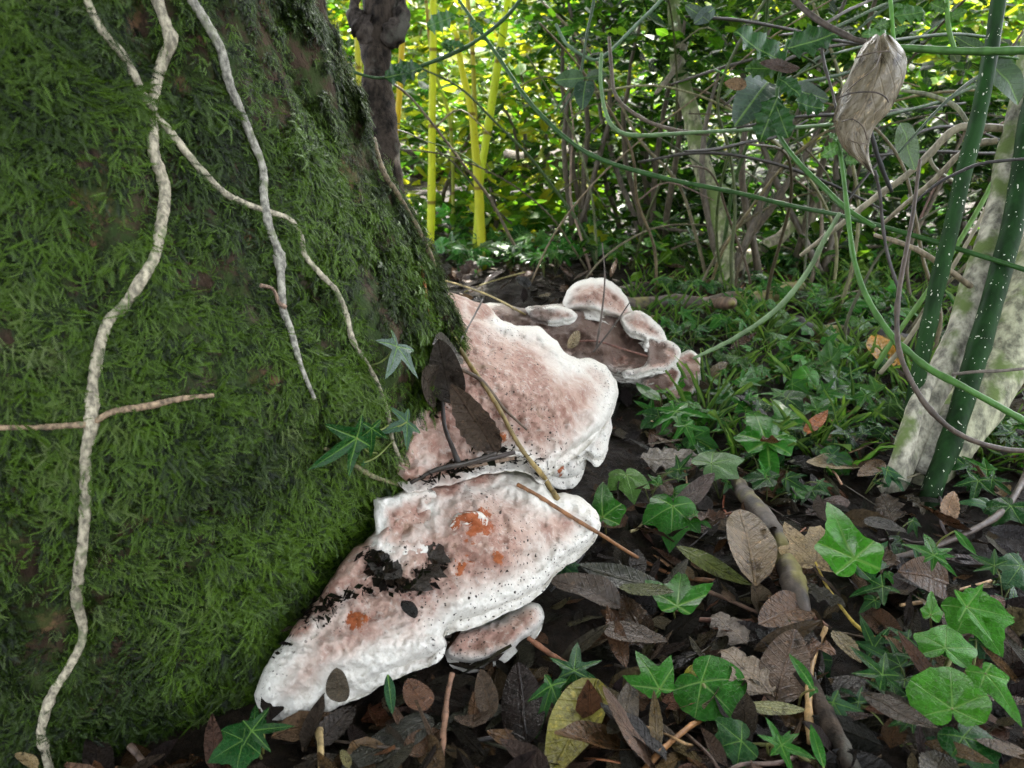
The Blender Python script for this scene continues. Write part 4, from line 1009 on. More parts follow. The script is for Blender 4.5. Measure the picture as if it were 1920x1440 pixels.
for q in range(60):
    rand_dead(random.uniform(860, 1910), 470 + 270 * random.random() ** 1.2, 'dead leaf on the far litter around the fallen log', 'dead leaves on the far litter', [BR, GRY, TAN, DK, (.14, .09, .05)], .04, .08)

for q in range(36):
    rand_dead(random.uniform(835, 1120), random.uniform(478, 545), 'dead leaf behind the largest fungus', 'dead leaves behind the largest fungus', [BR, GRY, DK, (.14, .09, .05)], .05, .09)
# litter mass: countless leaf fragments and bits beneath
def mass(name, n, gen, mat, label, ns=4):
    V = []; F = []; UV = []; Cc = []
    base_u = np.linspace(0, 1, ns + 1)
    for q in range(n):
        m, wid, col, cup = gen()
        if m is None: continue
        w = wid * .5 * np.sin(math.pi * base_u ** .8) ** .7; w[0] = .02; w[-1] = .01
        pts = []
        for s in (-1, 0, 1):
            pts.append(np.stack([base_u, s * w, cup * np.abs(s) * w + .25 * cup * (base_u - .5) ** 2 + np.random.normal(0, .02, ns + 1)], 1))
        P = np.stack(pts, 1).reshape(-1, 3); i0 = len(V) * 3 * (ns + 1)
        M3 = np.array(m.to_3x3()); V.append(P @ M3.T + np.array(m.translation)); UV.append(P[:, :2]); Cc.append(np.tile(col, (len(P), 1)))
        for a in range(ns):
            for s in range(2):
                b = i0 + a * 3 + s; F.append((b, b + 3, b + 4, b + 1))
    me = np_mesh(name, np.concatenate(V), np.array(F), mat=M[mat], uv=np.concatenate(UV), attrs={'col': np.concatenate(Cc)})
    o = bpy.data.objects.new(name, me); COL.objects.link(o); tag(o, label, None, kind='stuff'); return o
def gen_litter():
    y = .38 + 2.9 * random.random() ** 1.6; x = random.uniform(-.75, .75) * (y + .35) + .05
    p = Vector((x, y, gh(x, y) + random.uniform(-.002, .012)))
    if inside_trunk((x, y, .02), 0): return None, 0, 0, 0
    a = random.uniform(0, 7); n = Vector((random.gauss(0, .45), random.gauss(0, .45), 1))
    s = random.choice([.008, .012, .02, .03, .045, .055]) * random.uniform(.7, 1.2)
    return leaf_matrix(p, (math.cos(a), math.sin(a), 0), n, s), random.uniform(.12, .6), jitc(random.choice([DK, DK, BR, (.05, .036, .026), (.03, .024, .018), GRY, (.09, .06, .035)]), .35), random.uniform(-.5, .6)
mass('leaf_litter', 10000, gen_litter, 'dead_mass', 'rotting leaf fragments covering the soil')['category'] = 'leaf litter'

# thin grassy blades between the fungi, the log and the shrub
random.seed(62)
tufts = [(random.uniform(1190, 1900), 500 + 380 * random.random() ** 1.3) for _ in range(120)]
def gen_grass():
    x, y = random.choice(tufts); p = PG(x + random.gauss(0, 12), y + random.gauss(0, 5), -.002)
    if blocked(p): return None, 0, 0, 0
    a = random.uniform(0, 7); d = Vector((math.cos(a), math.sin(a), random.uniform(.3, 1.6))).normalized()
    n = Vector((-d.x * d.z, -d.y * d.z, 1 - d.z * d.z + .02)).normalized()
    return leaf_matrix(p, d, n, random.uniform(.05, .12)), random.uniform(.04, .075), jitc(random.choice([(.05, .17, .018), (.08, .22, .02), (.035, .12, .02)]), .25), -1.2
mass('grass', 1500, gen_grass, 'bg_mass', 'thin green grass blades scattered over the litter', 5)['category'] = 'grass'
# crumbs of dark humus caught where moss, fungi and soil meet
random.seed(61)
def gen_crumb():
    pl = random.choice([[(835, 560), (842, 640), (835, 700), (800, 745), (822, 770)], [(835, 600), (838, 680), (815, 745), (790, 760)], [(770, 905), (830, 885), (900, 868), (970, 856), (1005, 880)], [(800, 900), (880, 872), (960, 858)], [(690, 1030), (730, 1085), (780, 1100), (822, 1050)], [(690, 1050), (740, 1100), (800, 1085)], [(500, 1240), (560, 1170), (620, 1130), (690, 1110)]])
    t = random.random() * (len(pl) - 1); i = int(t); t -= i
    x = pl[i][0] * (1 - t) + pl[i + 1][0] * t + random.gauss(0, 9); y = pl[i][1] * (1 - t) + pl[i + 1][1] * t + random.gauss(0, 8)
    p, n = PF(x, y, random.uniform(.001, .004)); a = random.uniform(0, 7)
    n = (n + Vector((random.gauss(0, .5), random.gauss(0, .5), random.gauss(0, .4)))).normalized()
    return leaf_matrix(p, (math.cos(a), math.sin(a), random.gauss(0, .5)), n, random.choice([.003, .005, .008, .013])), random.uniform(.2, .8), jitc(random.choice([(.010, .008, .006), (.018, .013, .009), (.03, .02, .012), (.012, .016, .005)]), .3), random.uniform(-.5, .8)
mass('humus_crumbs', 1150, gen_crumb, 'dead_mass', 'dark humus crumbs caught between the moss and the fungi', 2)['category'] = 'humus'
# ------------------------------------------------------------------ twigs and sticks
def twig(label, pix, r, col, surf=True, off=None, mat='twig', name='twig', cat='twig', group=None, **kw):
    """pix: (x, y) on whatever surface shows there, or (x, y, depth)"""
    rad = r if isinstance(r, (list, tuple)) else [r] * len(pix)
    if len(rad) == 2 and len(pix) != 2: rad = list(np.linspace(rad[0], rad[1], len(pix)))
    pts = []
    if len(pix[0]) == 3: pts = [PD(*p) for p in pix]
    else:                                        # lay it over the bumps it crosses
        C = np.array(catmull([(*p, r_) for p, r_ in zip(pix, rad)], 6)); rad = list(C[::2, 2])
        dep = np.array([to_px(PF(c[0], c[1], (off if off is not None else c[2] + .0015))[0])[2] for c in C]); nd = len(dep)
        lo = np.array([dep[max(0, i - 4):i + 5].min() for i in range(nd)])
        sm = np.array([lo[max(0, i - 4):i + 5].mean() for i in range(nd)])
        pts = [PD(c[0], c[1], d) for c, d in zip(C, sm)][::2]; kw.setdefault('n_per', 3)
    kw.setdefault('knob', .2); kw.setdefault('sides', 8); kw.setdefault('rough', .12)
    o = tube(name, pts, rad, M[mat], None, color=col, seed=int(pix[0][0] + pix[0][1]), **kw)
    tag(o, label, cat, group); return o
YEL, RED, BRN, TANT = (.36, .31, .07), (.22, .075, .03), (.10, .065, .04), (.34, .23, .11)
twig('long yellow-ended twig lying down across the largest fungus', [(836, 604), (858, 645), (880, 682), (905, 718), (935, 765), (960, 812), (985, 852), (1020, 895), (1034, 918), (1046, 936)], [.0022, .0024, .0024, .0026, .0026, .0026, .0026, .0028, .003, .0036], (.24, .17, .06))
twig('brown forked twig crossing the yellow-ended one', [(825, 672), (868, 694), (905, 716), (945, 766), (988, 806)], [.0024, .0022, .0022, .0018, .0014], BRN)
twig('orange upright twig leaning on the moss above the fungus', [(790, 500), (798, 545), (801, 585), (808, 630), (816, 674)], [.0018, .002, .002, .002, .0018], (.42, .16, .05), off=.008)
twig('black stalk standing on the fungus beside the folded leaf', [(830, 752), (834, 800), (848, 838), (861, 872)], [.0018, .0022, .0025, .0032], (.035, .028, .024))
twig('thin dark stalk across the upper part of the largest fungus', [(905, 562), (885, 600), (866, 635), (852, 668)], .0012, (.05, .035, .028), off=.006)
twig('long red-brown twig running from the lower fungus over the litter', [(970, 908), (1010, 930), (1060, 962), (1128, 1003), (1200, 1048), (1270, 1080), (1345, 1090)], [.0022, .0022, .0022, .0022, .002, .002, .0028], (.20, .09, .035), off=.007)
twig('short dark stick lying in the cleft between the big fungi', [(815, 882), (860, 872), (910, 862), (965, 848)], .0026, (.04, .03, .025))
twig('pale split stick in the cleft between the big fungi', [(868, 878), (915, 868), (968, 858)], .002, (.22, .15, .10))
twig('second dark stick in the cleft, nearer the moss', [(770, 905), (820, 880), (875, 868), (930, 850)], .0022, (.035, .028, .022))
twig('reddish forked stalk over the grey-brown holly leaf', [(1285, 1160), (1340, 1163), (1395, 1165), (1450, 1158), (1492, 1148), (1530, 1160), (1562, 1185)], .0024, (.19, .09, .06), off=.018)
twig('branch of the reddish stalk running back to the litter', [(1305, 1100), (1360, 1122), (1420, 1148), (1460, 1160), (1515, 1183)], .002, (.15, .09, .06), off=.016)
twig('yellow petiole reaching from the tan lobed leaf', [(1529, 1054), (1548, 1095), (1575, 1135), (1605, 1172), (1642, 1198)], [.0013, .0014, .0015, .0017, .0026], (.42, .30, .05), off=.025)
twig('tan upright stick crossing narrow ivy leaves', [(1549, 1176), (1530, 1220), (1519, 1260), (1516, 1310), (1519, 1395)], [.0022, .0026, .003, .003, .0026], (.36, .22, .09), off=.028)
twig('dark brown branch arching over the ivy at the foot of the shrub', [(1505, 1066), (1560, 1066), (1620, 1060), (1720, 1035), (1800, 1005), (1870, 967), (1905, 925), (1935, 860)], [.003, .003, .0034, .0036, .0036, .004, .004, .004], (.10, .075, .06), off=.045)
twig('thick short stick with yellow moss half buried in the litter', [(1335, 862), (1385, 915), (1425, 960), (1460, 1020), (1482, 1075), (1498, 1130), (1512, 1178)], [.010, .011, .0115, .012, .0115, .011, .010], (.075, .058, .045), mat='log', name='stick', cat='stick', off=.008, sides=11)
twig('dark rotten stick lying below the tan upright stick', [(1500, 1260), (1535, 1320), (1570, 1390), (1600, 1460)], .008, (.035, .025, .018), mat='dark', name='stick', cat='stick', off=.004, sides=10)
twig('orange curved stalk at the bottom of the litter', [(1205, 1450), (1235, 1412), (1262, 1388), (1300, 1358), (1335, 1344), (1390, 1342)], [.0028, .0026, .0024, .0022, .002, .0016], (.36, .17, .06), off=.02)
twig('red-brown twig running under the star-shaped ivy pair', [(990, 1196), (1035, 1228), (1078, 1256), (1112, 1292)], .0024, (.24, .10, .05), off=.012)
twig('brown twig beside the yellow-green mottled leaf', [(1140, 1315), (1165, 1360), (1195, 1395), (1235, 1445)], .0026, (.17, .085, .05), off=.014)
twig('orange-brown stalk standing below the fungus tongue', [(848, 1262), (838, 1310), (832, 1370), (822, 1450)], [.0022, .0024, .0026, .003], (.24, .13, .08), off=.02)
twig('tan club-ended stalk beside the blackish leathery leaf', [(598, 1370), (601, 1400), (602, 1450)], [.0032, .0024, .0022], (.36, .26, .12), off=.03)
twig('bare twig stump on dark soil beside the mossy trunk', [(243, 1398), (262, 1420), (275, 1445)], .0026, (.12, .08, .06), off=.02)
twig('thin black twig on the grey-brown leaf', [(1095, 1040), (1065, 1075), (1032, 1108)], .0014, (.06, .055, .055), off=.034)
twig('grey twig low in the foreground litter', [(885, 1390), (935, 1380), (985, 1355)], .0018, (.10, .09, .085), off=.02)
twig('thin brown shoot standing before the weathered fungus', [(1129, 455, 1.32), (1134, 520, 1.31), (1128, 590, 1.30), (1118, 652, 1.28)], [.001, .0014, .0018, .002], (.09, .065, .05))
twig('dark twig slanting over the weathered fungus', [(1182, 565, 1.30), (1150, 612, 1.28), (1113, 660, 1.26)], [.001, .0015, .0017], (.06, .045, .035))
twig('reddish twig lying on the weathered fungus', [(1075, 640), (1120, 640), (1170, 655), (1238, 675)], .0018, (.16, .07, .05), off=.006)
twig('straw-coloured stalk lying behind the largest fungus', [(830, 525), (880, 540), (930, 560), (985, 590)], .0022, (.34, .26, .10), off=.012)
twig('second straw-coloured stalk behind the largest fungus', [(870, 548), (920, 528), (985, 510)], .0022, (.36, .30, .12), off=.02)
for lab, pix in (('pale ivy runner under the cupped bright leaf', [(1585, 1325), (1640, 1305), (1690, 1300), (1745, 1308), (1790, 1300), (1850, 1270)]),
                 ('green ivy runner in front of the large bright leaves', [(1660, 1310), (1720, 1290), (1770, 1260), (1790, 1215), (1812, 1140)]),
                 ('brownish ivy runner beneath the dark narrow-lobed leaf', [(1590, 1330), (1650, 1325), (1710, 1345), (1760, 1370), (1806, 1384)]),
                 ('thin ivy runner linking the two overlapping lobed leaves', [(1318, 1282), (1350, 1350), (1390, 1392), (1465, 1400), (1540, 1440)]),
                 ('ivy runner creeping below the star-shaped pair', [(1035, 1290), (1078, 1262), (1140, 1300), (1237, 1294), (1316, 1280)])):
    twig(lab, pix, .0014, (.20, .20, .07), off=.018, mat='stem', name='ivy_runner', cat='ivy')
random.seed(44)
for q in range(60):
    x = random.uniform(540, 1900); y = random.uniform(930, 1445); a = random.uniform(0, math.pi); L = random.uniform(40, 110)
    p = PG(x, y)
    if blocked(p, .0): continue
    pts = []
    for t in (-1, -.3, .4, 1): pts.append((x + math.cos(a) * L * t + random.uniform(-8, 8), y + math.sin(a) * L * t * .6 + random.uniform(-8, 8)))
    v = [PG(*k, random.uniform(.004, .02)) for k in pts]
    if any(inside_trunk(w, .01) or blocked(w) for w in v): continue
    o = tube('twig', v, random.uniform(.0008, .002), M['twig'], None, color=jitc(random.choice([BRN, RED, (.05, .04, .03), TANT, (.05, .04, .03)]), .3), sides=5, knob=.2, seed=q)
    tag(o, 'thin twig lying among the sodden leaves in the foreground', 'twig', 'thin twigs in the foreground litter')
for q in range(46):
    x = random.uniform(1180, 1900); y = 520 + 400 * random.random(); a = random.uniform(0, math.pi); L = random.uniform(40, 100)
    v = [PG(x + math.cos(a) * L * t + random.uniform(-6, 6), y + math.sin(a) * L * t * .3, random.uniform(.006, .03)) for t in (-1, -.3, .4, 1)]
    if any(blocked(w) for w in v): continue
    o = tube('twig', v, random.uniform(.001, .0022), M['twig'], None, color=jitc(random.choice([BRN, RED, TANT, (.2, .16, .1)]), .3), sides=5, knob=.2, seed=q + 90)
    tag(o, 'thin twig on the litter between fungi and shrub', 'twig', 'thin twigs around the shrub')
# ------------------------------------------------------------------ the shrub at the right and speckled green stems
def gp(px, py, dz=-.01):
    p = PG(px, py); p.z += dz; return p
def depth_of(p): return to_px(p)[2]
PALE = (.46, .43, .33)
shrub = empty('shrub', gp(1720, 905)); tag(shrub, 'pale-barked shrub with several leaning mottled stems', 'shrub')
def stem_px(parent, pix, w_px, mat, col, name='stem', **kw):
    """pix: (x, y, depth); width in pixels at each point"""
    pts = [PD(*p) for p in pix]; ww = w_px if isinstance(w_px, (list, tuple)) else [w_px] * len(pix)
    if len(ww) == 2 and len(pix) != 2: ww = list(np.linspace(ww[0], ww[1], len(pix)))
    rad = [w * p[2] / FPX * .5 for w, p in zip(ww, pix)]
    kw.setdefault('sides', 14); kw.setdefault('rough', {'pale': .09, 'dark': .14, 'twig': .12}.get(mat, .03))
    return tube(name, pts, rad, M[mat], parent, color=col, seed=int(pix[0][0]), **kw)
D0 = depth_of(gp(1690, 920, 0))
stem_px(shrub, [(1655, 955, D0), (1690, 872, D0), (1718, 800, D0 + .02), (1758, 705, D0 + .04), (1795, 620, D0 + .05), (1838, 500, D0 + .06), (1872, 390, D0 + .07), (1905, 250, D0 + .08), (1940, 60, D0 + .10)], [40, 44, 48, 50, 50, 46, 42, 38, 34], 'pale', PALE, knob=.06, wob=.004)
stem_px(shrub, [(1715, 930, D0 + .05), (1760, 850, D0 + .06), (1812, 785, D0 + .07), (1870, 690, D0 + .09), (1925, 560, D0 + .12), (1980, 420, D0 + .15)], [78, 92, 96, 96, 88, 80], 'pale', (.42, .41, .27), knob=.05, wob=.004)
stem_px(shrub, [(1672, 925, D0 - .01), (1692, 850, D0 - .01), (1716, 770, D0), (1750, 690, D0 + .02)], [30, 34, 32, 26], 'pale', PALE, knob=.08)
stem_px(shrub, [(1725, 880, D0 + .01), (1755, 815, D0 + .02), (1785, 770, D0 + .03)], [46, 44, 36], 'pale', (.5, .47, .38), knob=.05)
for pix, w, c in (([(1880, 240, D0 + .10), (1830, 238, D0 + .10), (1785, 246, D0 + .11), (1735, 295, D0 + .13), (1690, 335, D0 + .15), (1640, 372, D0 + .18), (1565, 428, D0 + .22), (1500, 480, D0 + .28)], [14, 14, 15, 13, 12, 12, 10, 7], (.30, .26, .18)),
                  ([(1868, 262, D0 + .10), (1835, 268, D0 + .11), (1800, 290, D0 + .13), (1745, 345, D0 + .16), (1690, 390, D0 + .2), (1640, 430, D0 + .25)], [12, 12, 11, 9, 8, 6], (.27, .23, .16)),
                  ([(1818, 238, D0 + .12), (1790, 200, D0 + .13), (1740, 178, D0 + .15), (1690, 170, D0 + .16)], [8, 9, 8, 6], (.24, .24, .15)),
                  ([(1840, 560, D0 + .05), (1815, 535, D0 + .04), (1775, 505, D0 + .02), (1720, 470, D0 + .02), (1640, 440, D0 + .06)], [14, 12, 11, 10, 7], (.24, .19, .12)),
                  ([(1742, 290, D0 + .14), (1755, 315, D0 + .15), (1790, 340, D0 + .2)], [8, 7, 6], (.28, .26, .18))):
    stem_px(shrub, pix, w, 'twig', c, name='branch', sides=8, knob=.18, wob=.002)
g1 = empty('green_stem', gp(1748, 935)); tag(g1, 'thick dark green stem with white specks in front of the pale shrub', 'stem')
stem_px(g1, [(1735, 960, D0 - .03), (1752, 905, D0 - .03), (1790, 815, D0 - .02), (1828, 690, D0), (1862, 570, D0 + .01), (1893, 440, D0 + .02), (1918, 310, D0 + .03), (1945, 150, D0 + .04)], [36, 37, 38, 39, 39, 38, 36, 34], 'speck', (.012, .040, .009), knob=.10, wob=.003)
g2 = empty('green_stem', gp(1690, 870)); tag(g2, 'slimmer white-specked green stem rising left of the pale shrub', 'stem')
stem_px(g2, [(1688, 900, D0 + .03), (1705, 800, D0 + .02), (1722, 700, D0 + .01), (1745, 590, D0), (1775, 470, D0 - .01), (1808, 335, D0 - .02), (1838, 205, D0 - .03), (1858, 100, D0 - .03), (1872, -10, D0 - .04), (1880, -120, D0 - .04)], [26, 27, 28, 29, 29, 29, 28, 27, 26, 24], 'speck', (.014, .046, .010), knob=.12, wob=.003)
# ------------------------------------------------------------------ long arching green stems and thin vines
GS = (.028, .085, .016)
def gstem(label, pix, w, col=GS, name='green_stem', cat='stem', mat='stem', **kw):
    e = empty(name, PD(*pix[-1])); tag(e, label, cat)
    kw.setdefault('knob', .2)
    stem_px(e, pix, w, mat, col, sides=8, n_per=8, **kw); return e
gstem('long green stem sweeping from the upper hedge down towards the hanging leaf', [(820, -60, 1.75), (860, 0, 1.7), (930, 100, 1.65), (990, 188, 1.6), (1060, 258, 1.55), (1130, 300, 1.5), (1250, 335, 1.42), (1380, 361, 1.34), (1480, 385, 1.28), (1580, 405, 1.2), (1680, 432, 1.12), (1840, 480, 1.05), (1960, 518, 1.0)], [6, 6, 7, 8, 8, 9, 9, 9, 9, 9, 10, 10, 10], GS)
gstem('green holly stem running down past the hanging dead leaf', [(1452, 235, 1.22), (1470, 270, 1.2), (1500, 308, 1.17), (1545, 352, 1.14), (1588, 392, 1.1), (1640, 425, 1.07)], [7, 8, 9, 10, 10, 8], (.055, .15, .028))
gstem('bright green upright shoot bending into the thorny lower stem', [(1566, 255, 1.06), (1577, 300, 1.05), (1587, 380, 1.03), (1594, 440, 1.02), (1602, 490, 1.0), (1622, 550, .98), (1650, 600, .96), (1680, 640, .94), (1690, 648, .93), (1740, 690, .91), (1800, 722, .88), (1860, 755, .87), (1940, 800, .86)], [7, 8, 9, 9, 9, 10, 11, 12, 12, 13, 13, 13, 13], (.07, .17, .035))
gstem('straight green twig across the top above the hanging leaf', [(1668, 88, .98), (1700, 90, .97), (1780, 95, .96), (1860, 96, .95), (1990, 92, .94)], [10, 12, 14, 14, 15], (.06, .145, .03))
gstem('pale green stem curving under the veined leaf to the holly', [(1128, 100, 1.6), (1126, 150, 1.58), (1134, 205, 1.55), (1152, 240, 1.52), (1190, 254, 1.5), (1280, 250, 1.45), (1400, 243, 1.35), (1480, 240, 1.25), (1560, 233, 1.12)], [6, 7, 7, 8, 8, 7, 7, 7, 6], (.13, .22, .09))
gstem('brown stem running beside the pale green curved one', [(1142, 70, 1.62), (1147, 130, 1.6), (1156, 182, 1.58), (1200, 220, 1.55), (1260, 243, 1.52), (1330, 252, 1.5)], 7, (.11, .085, .06), mat='twig')
gstem('dark green stem bearing small holly leaves beside the dark sapling', [(630, 118, 1.7), (660, 134, 1.7), (720, 146, 1.7), (800, 120, 1.68), (880, 85, 1.66), (940, 40, 1.64), (975, 0, 1.62), (1010, -60, 1.6)], [4, 5, 6, 7, 7, 7, 7, 7], (.04, .085, .03))
gstem('thin dark shoot hanging from the top of the hedge', [(1120, -60, 1.7), (1112, 10, 1.7), (1100, 65, 1.7), (1092, 120, 1.7), (1080, 165, 1.68), (1050, 212, 1.66)], [5, 5, 5, 5, 4, 3], (.04, .07, .03))
gstem('silvery green stem forming a hook at the top of the hedge', [(1042, 45, 1.75), (1062, 82, 1.74), (1095, 105, 1.73), (1120, 112, 1.72), (1145, 95, 1.7), (1190, 50, 1.68), (1240, 0, 1.66), (1290, -60, 1.65)], [5, 6, 6, 6, 6, 6, 6, 6], (.12, .19, .11))
gstem('pale green arching stem dipping down to the weathered fungus', [(1575, 400, 1.2), (1545, 450, 1.22), (1520, 500, 1.24), (1480, 555, 1.26), (1435, 597, 1.28), (1370, 638, 1.3), (1300, 672, 1.3)], [8, 9, 10, 10, 9, 8, 6], (.17, .25, .12))
gstem('dark thin vine drooping in front of the speckled stems', [(1725, 300, .93), (1712, 400, .92), (1697, 480, .91), (1684, 560, .9), (1682, 620, .9), (1690, 672, .89), (1720, 735, .88), (1760, 785, .87), (1810, 820, .87), (1880, 842, .87), (1950, 846, .87)], [6, 7, 8, 9, 9, 9, 10, 10, 10, 10, 9], (.075, .055, .04), 'thin_vine', 'vine', 'twig')
gstem('black wiry stem arching across the speckled stems', [(1700, 395, .95), (1750, 350, .93), (1800, 322, .92), (1850, 305, .91), (1950, 296, .9)], [4, 5, 6, 6, 5], (.03, .026, .024), 'thin_vine', 'vine', 'twig')
gstem('thin grey branch crossing low on the pale shrub', [(1785, 702, .93), (1830, 697, .92), (1880, 695, .91), (1950, 688, .9)], [6, 6, 6, 6], (.12, .10, .08), 'thin_vine', 'vine', 'twig')
gstem('green reed slanting behind the slim speckled stem', [(1640, 690, 1.25), (1690, 615, 1.22), (1750, 530, 1.2), (1830, 400, 1.2), (1900, 270, 1.2)], [8, 9, 9, 9, 8], (.12, .24, .05))
gstem('pale reed slanting parallel to the green one', [(1650, 700, 1.3), (1700, 640, 1.28), (1760, 545, 1.26), (1850, 390, 1.25), (1910, 260, 1.25)], [8, 8, 8, 7, 6], (.33, .29, .2))
gstem('black stick dropping behind the hanging leaf', [(1610, 195, 1.05), (1630, 240, 1.05), (1648, 300, 1.06), (1672, 360, 1.07)], [8, 8, 8, 7], (.02, .018, .016), 'stick', 'stick', 'twig')
gstem('knobbly dark twig hanging below the curled leaf', [(1640, 320, .98), (1650, 365, .99), (1655, 420, 1.0), (1665, 480, 1.0), (1690, 560, 1.0)], [7, 6, 6, 6, 5], (.055, .045, .04), 'twig', 'twig', 'twig', knob=.35)
gstem('dark peeling twig slanting to the top of the hanging leaf', [(1440, -60, 1.1), (1490, 0, 1.08), (1530, 35, 1.06), (1570, 58, 1.04), (1610, 76, 1.02), (1660, 85, 1.0)], [10, 11, 12, 11, 9, 8], (.075, .058, .045), 'twig', 'twig', 'twig')
gstem('thin dark twig in front of the holly spray', [(1540, 90, 1.15), (1548, 130, 1.14), (1560, 170, 1.13), (1568, 205, 1.12)], [6, 6, 5, 4], (.06, .05, .04), 'twig', 'twig', 'twig')
random.seed(55)
for q in range(15):
    x, y = random.uniform(1380, 1920), random.uniform(-10, 330); a = random.gauss(-.25, .45); L = random.uniform(110, 260); d = random.uniform(1.15, 1.9); cv = random.gauss(0, 40)
    pix = [(x + math.cos(a) * L * t, y + math.sin(a) * L * t + cv * (t * t - .3) + random.uniform(-8, 8), d + .1 * t) for t in (-1, -.5, 0, .5, 1)]
    e = gstem(random.choice(['slender', 'thin curving', 'slim straight']) + ' hedge stem in the tangle behind the hanging leaf', pix, [4, 6, 6, 6, 4], random.choice([(.025, .055, .018), (.035, .075, .02), (.05, .04, .028), (.03, .025, .018)]), 'hedge_stem', 'stem', 'twig')
    e['group'] = e['label'].replace('hedge stem', 'hedge stems')

# ------------------------------------------------------------------ hanging curled dead leaf
rows = [(72, 1632, 1668, .0), (95, 1612, 1688, .3), (118, 1602, 1704, .5), (145, 1592, 1698, .6), (175, 1578, 1682, .7), (205, 1570, 1668, .75), (228, 1560, 1640, .8), (255, 1568, 1632, .85), (280, 1578, 1628, .9), (300, 1600, 1632, .9), (326, 1632, 1640, .9)]
V, UVs = [], []; nc = 13
for ri, (y, xl, xr, cu) in enumerate(rows):
    for c in range(nc):
        t = c / (nc - 1); ang = (t - .5) * math.pi * (0.55 + .40 * cu)
        xx = (xl + xr) / 2 + (xr - xl) / 2 * math.sin(ang) / max(.3, math.sin(min(math.pi / 2, math.pi * .5 * (0.55 + .40 * cu))))
        wv = .004 * math.sin(ri * 1.7 + c * .9) + .003 * math.sin(c * 2.1 + ri) + random.gauss(0, .0022)
        V.append(PD(xx, y + 10 * (t - .5) - (14 * t if ri < 3 else 0) + 3 * math.sin(c * 1.3 + ri), .96 - (xr - xl) / 2 * .96 / FPX * .8 * math.cos(ang) + wv)); UVs.append((ri / 10.0, (t - .5) * .8))
F = [(r * nc + c, r * nc + c + 1, (r + 1) * nc + c + 1, (r + 1) * nc + c) for r in range(len(rows) - 1) for c in range(nc - 1)]
V = np.array(V); o0 = V[0]
hl = link_obj('dead_leaf', np_mesh('dead_leaf', V - o0, np.array(F), mat=M['dead'], uv=UVs)); hl.location = o0; hl.color = (.21, .175, .13, 1)
md = hl.modifiers.new('smooth', 'SUBSURF'); md.levels = 1; md.render_levels = 2
tag(hl, 'large curled grey-brown dead leaf hanging from the green twig', 'leaf')
tube('leaf_rib', [PD(1572, 184, .925), PD(1600, 174, .92), (PD(1640, 173, .917)), PD(1660, 182, .92), PD(1666, 192, .925)], [.0008, .0011, .0011, .001, .0008], M['twig'], None, color=(.06, .045, .035), sides=6)
bpy.context.view_layer.update()
for q, (pp, rr_) in enumerate((([(1606, 108, .93), (1640, 98, .915), (1668, 96, .92)], .0008), ([(1578, 228, .93), (1600, 224, .915), (1618, 238, .92), (1626, 262, .93)], .0008), ([(1590, 262, .93), (1608, 268, .925), (1628, 270, .93)], .0007), ([(1586, 172, .93), (1612, 150, .912), (1640, 128, .905), (1652, 100, .915)], .0007))):
    tube('leaf_rib', [PD(*k) for k in pp], rr_, M['twig'], None, color=(.09, .065, .045), sides=5)
for _r in [o for o in bpy.data.objects if o.name.startswith('leaf_rib')]: pass
bpy.context.view_layer.update()
_r = bpy.data.objects['leaf_rib']; 
for _r in [o for o in bpy.data.objects if o.name.startswith('leaf_rib')]: _r.parent = hl; _r.matrix_parent_inverse = hl.matrix_world.inverted()
dl = px_leaf('oval', 'dead', PD(1400, 160, 1.25), (1358, 155), (.30, .19, .11), (-.2, -1, .4), None, 'dead_leaf', 1.2); tag(dl, 'small tan curled leaf caught above the veined bramble leaf', 'leaf')
dl = px_leaf('serrate', 'dead', PD(1500, 128, 1.15), (1425, 118), (.08, .05, .04), (.1, -1, .7), None, 'dead_leaf', .9); tag(dl, 'shrivelled dark brown leaf caught on the holly shoot', 'leaf')

# ------------------------------------------------------------------ holly sprays
HG = (.028, .095, .026)
def holly(label, stem, leaves, w=7, col=(.06, .14, .03), group=None, lm='green_leaf', lk='holly', name='holly_spray', cat='holly'):
    e = empty(name, PD(*stem[-1])); tag(e, label, cat, group)
    stem_px(e, stem, w, 'stem', col, sides=7)
    for j, t, d, c in leaves:
        p = PD(*j, d); n = Vector((random.uniform(-.5, .5), -1, random.uniform(.0, .9))).normalized()
        px_leaf(lk, lm, p, t, jitc(c, .15), n, e, wid=random.uniform(.9, 1.25))
    return e
random.seed(66)
holly('glossy holly shoot with five spiny leaves beside the hanging dead leaf', [(1478, 75, 1.18), (1470, 110, 1.18), (1460, 150, 1.19), (1455, 200, 1.2), (1452, 240, 1.21)],
      [((1474, 92), (1570, 62), 1.17, HG), ((1470, 118), (1378, 60), 1.17, HG), ((1460, 145), (1500, 178), 1.16, HG), ((1458, 180), (1425, 265), 1.17, HG), ((1456, 200), (1478, 258), 1.17, HG), ((1462, 128), (1398, 128), 1.2, (.05, .13, .03)), ((1490, 190), (1545, 205), 1.2, HG)])
holly('bright young holly shoot with small leaves below the hanging leaf', [(1572, 262, 1.05), (1580, 300, 1.05), (1586, 330, 1.05)], [((1574, 272), (1540, 292), 1.05, (.07, .19, .035)), ((1578, 285), (1600, 275), 1.05, (.07, .19, .035)), ((1582, 300), (1608, 302), 1.05, (.07, .19, .035)), ((1574, 264), (1552, 250), 1.05, (.07, .19, .035))], 5)
holly('holly twig with tiny pale-edged leaves above the hanging leaf', [(1668, -20, 1.0), (1672, 30, 1.0), (1676, 88, .99)], [((1672, 40), (1640, 52), 1.0, (.07, .18, .04)), ((1672, 62), (1702, 50), 1.0, (.07, .18, .04)), ((1676, 30), (1735, 22), 1.0, (.06, .15, .04)), ((1672, 10), (1700, 14), 1.0, (.06, .16, .04)), ((1672, 70), (1620, 64), 1.0, (.06, .16, .04))], 8, (.10, .24, .04))
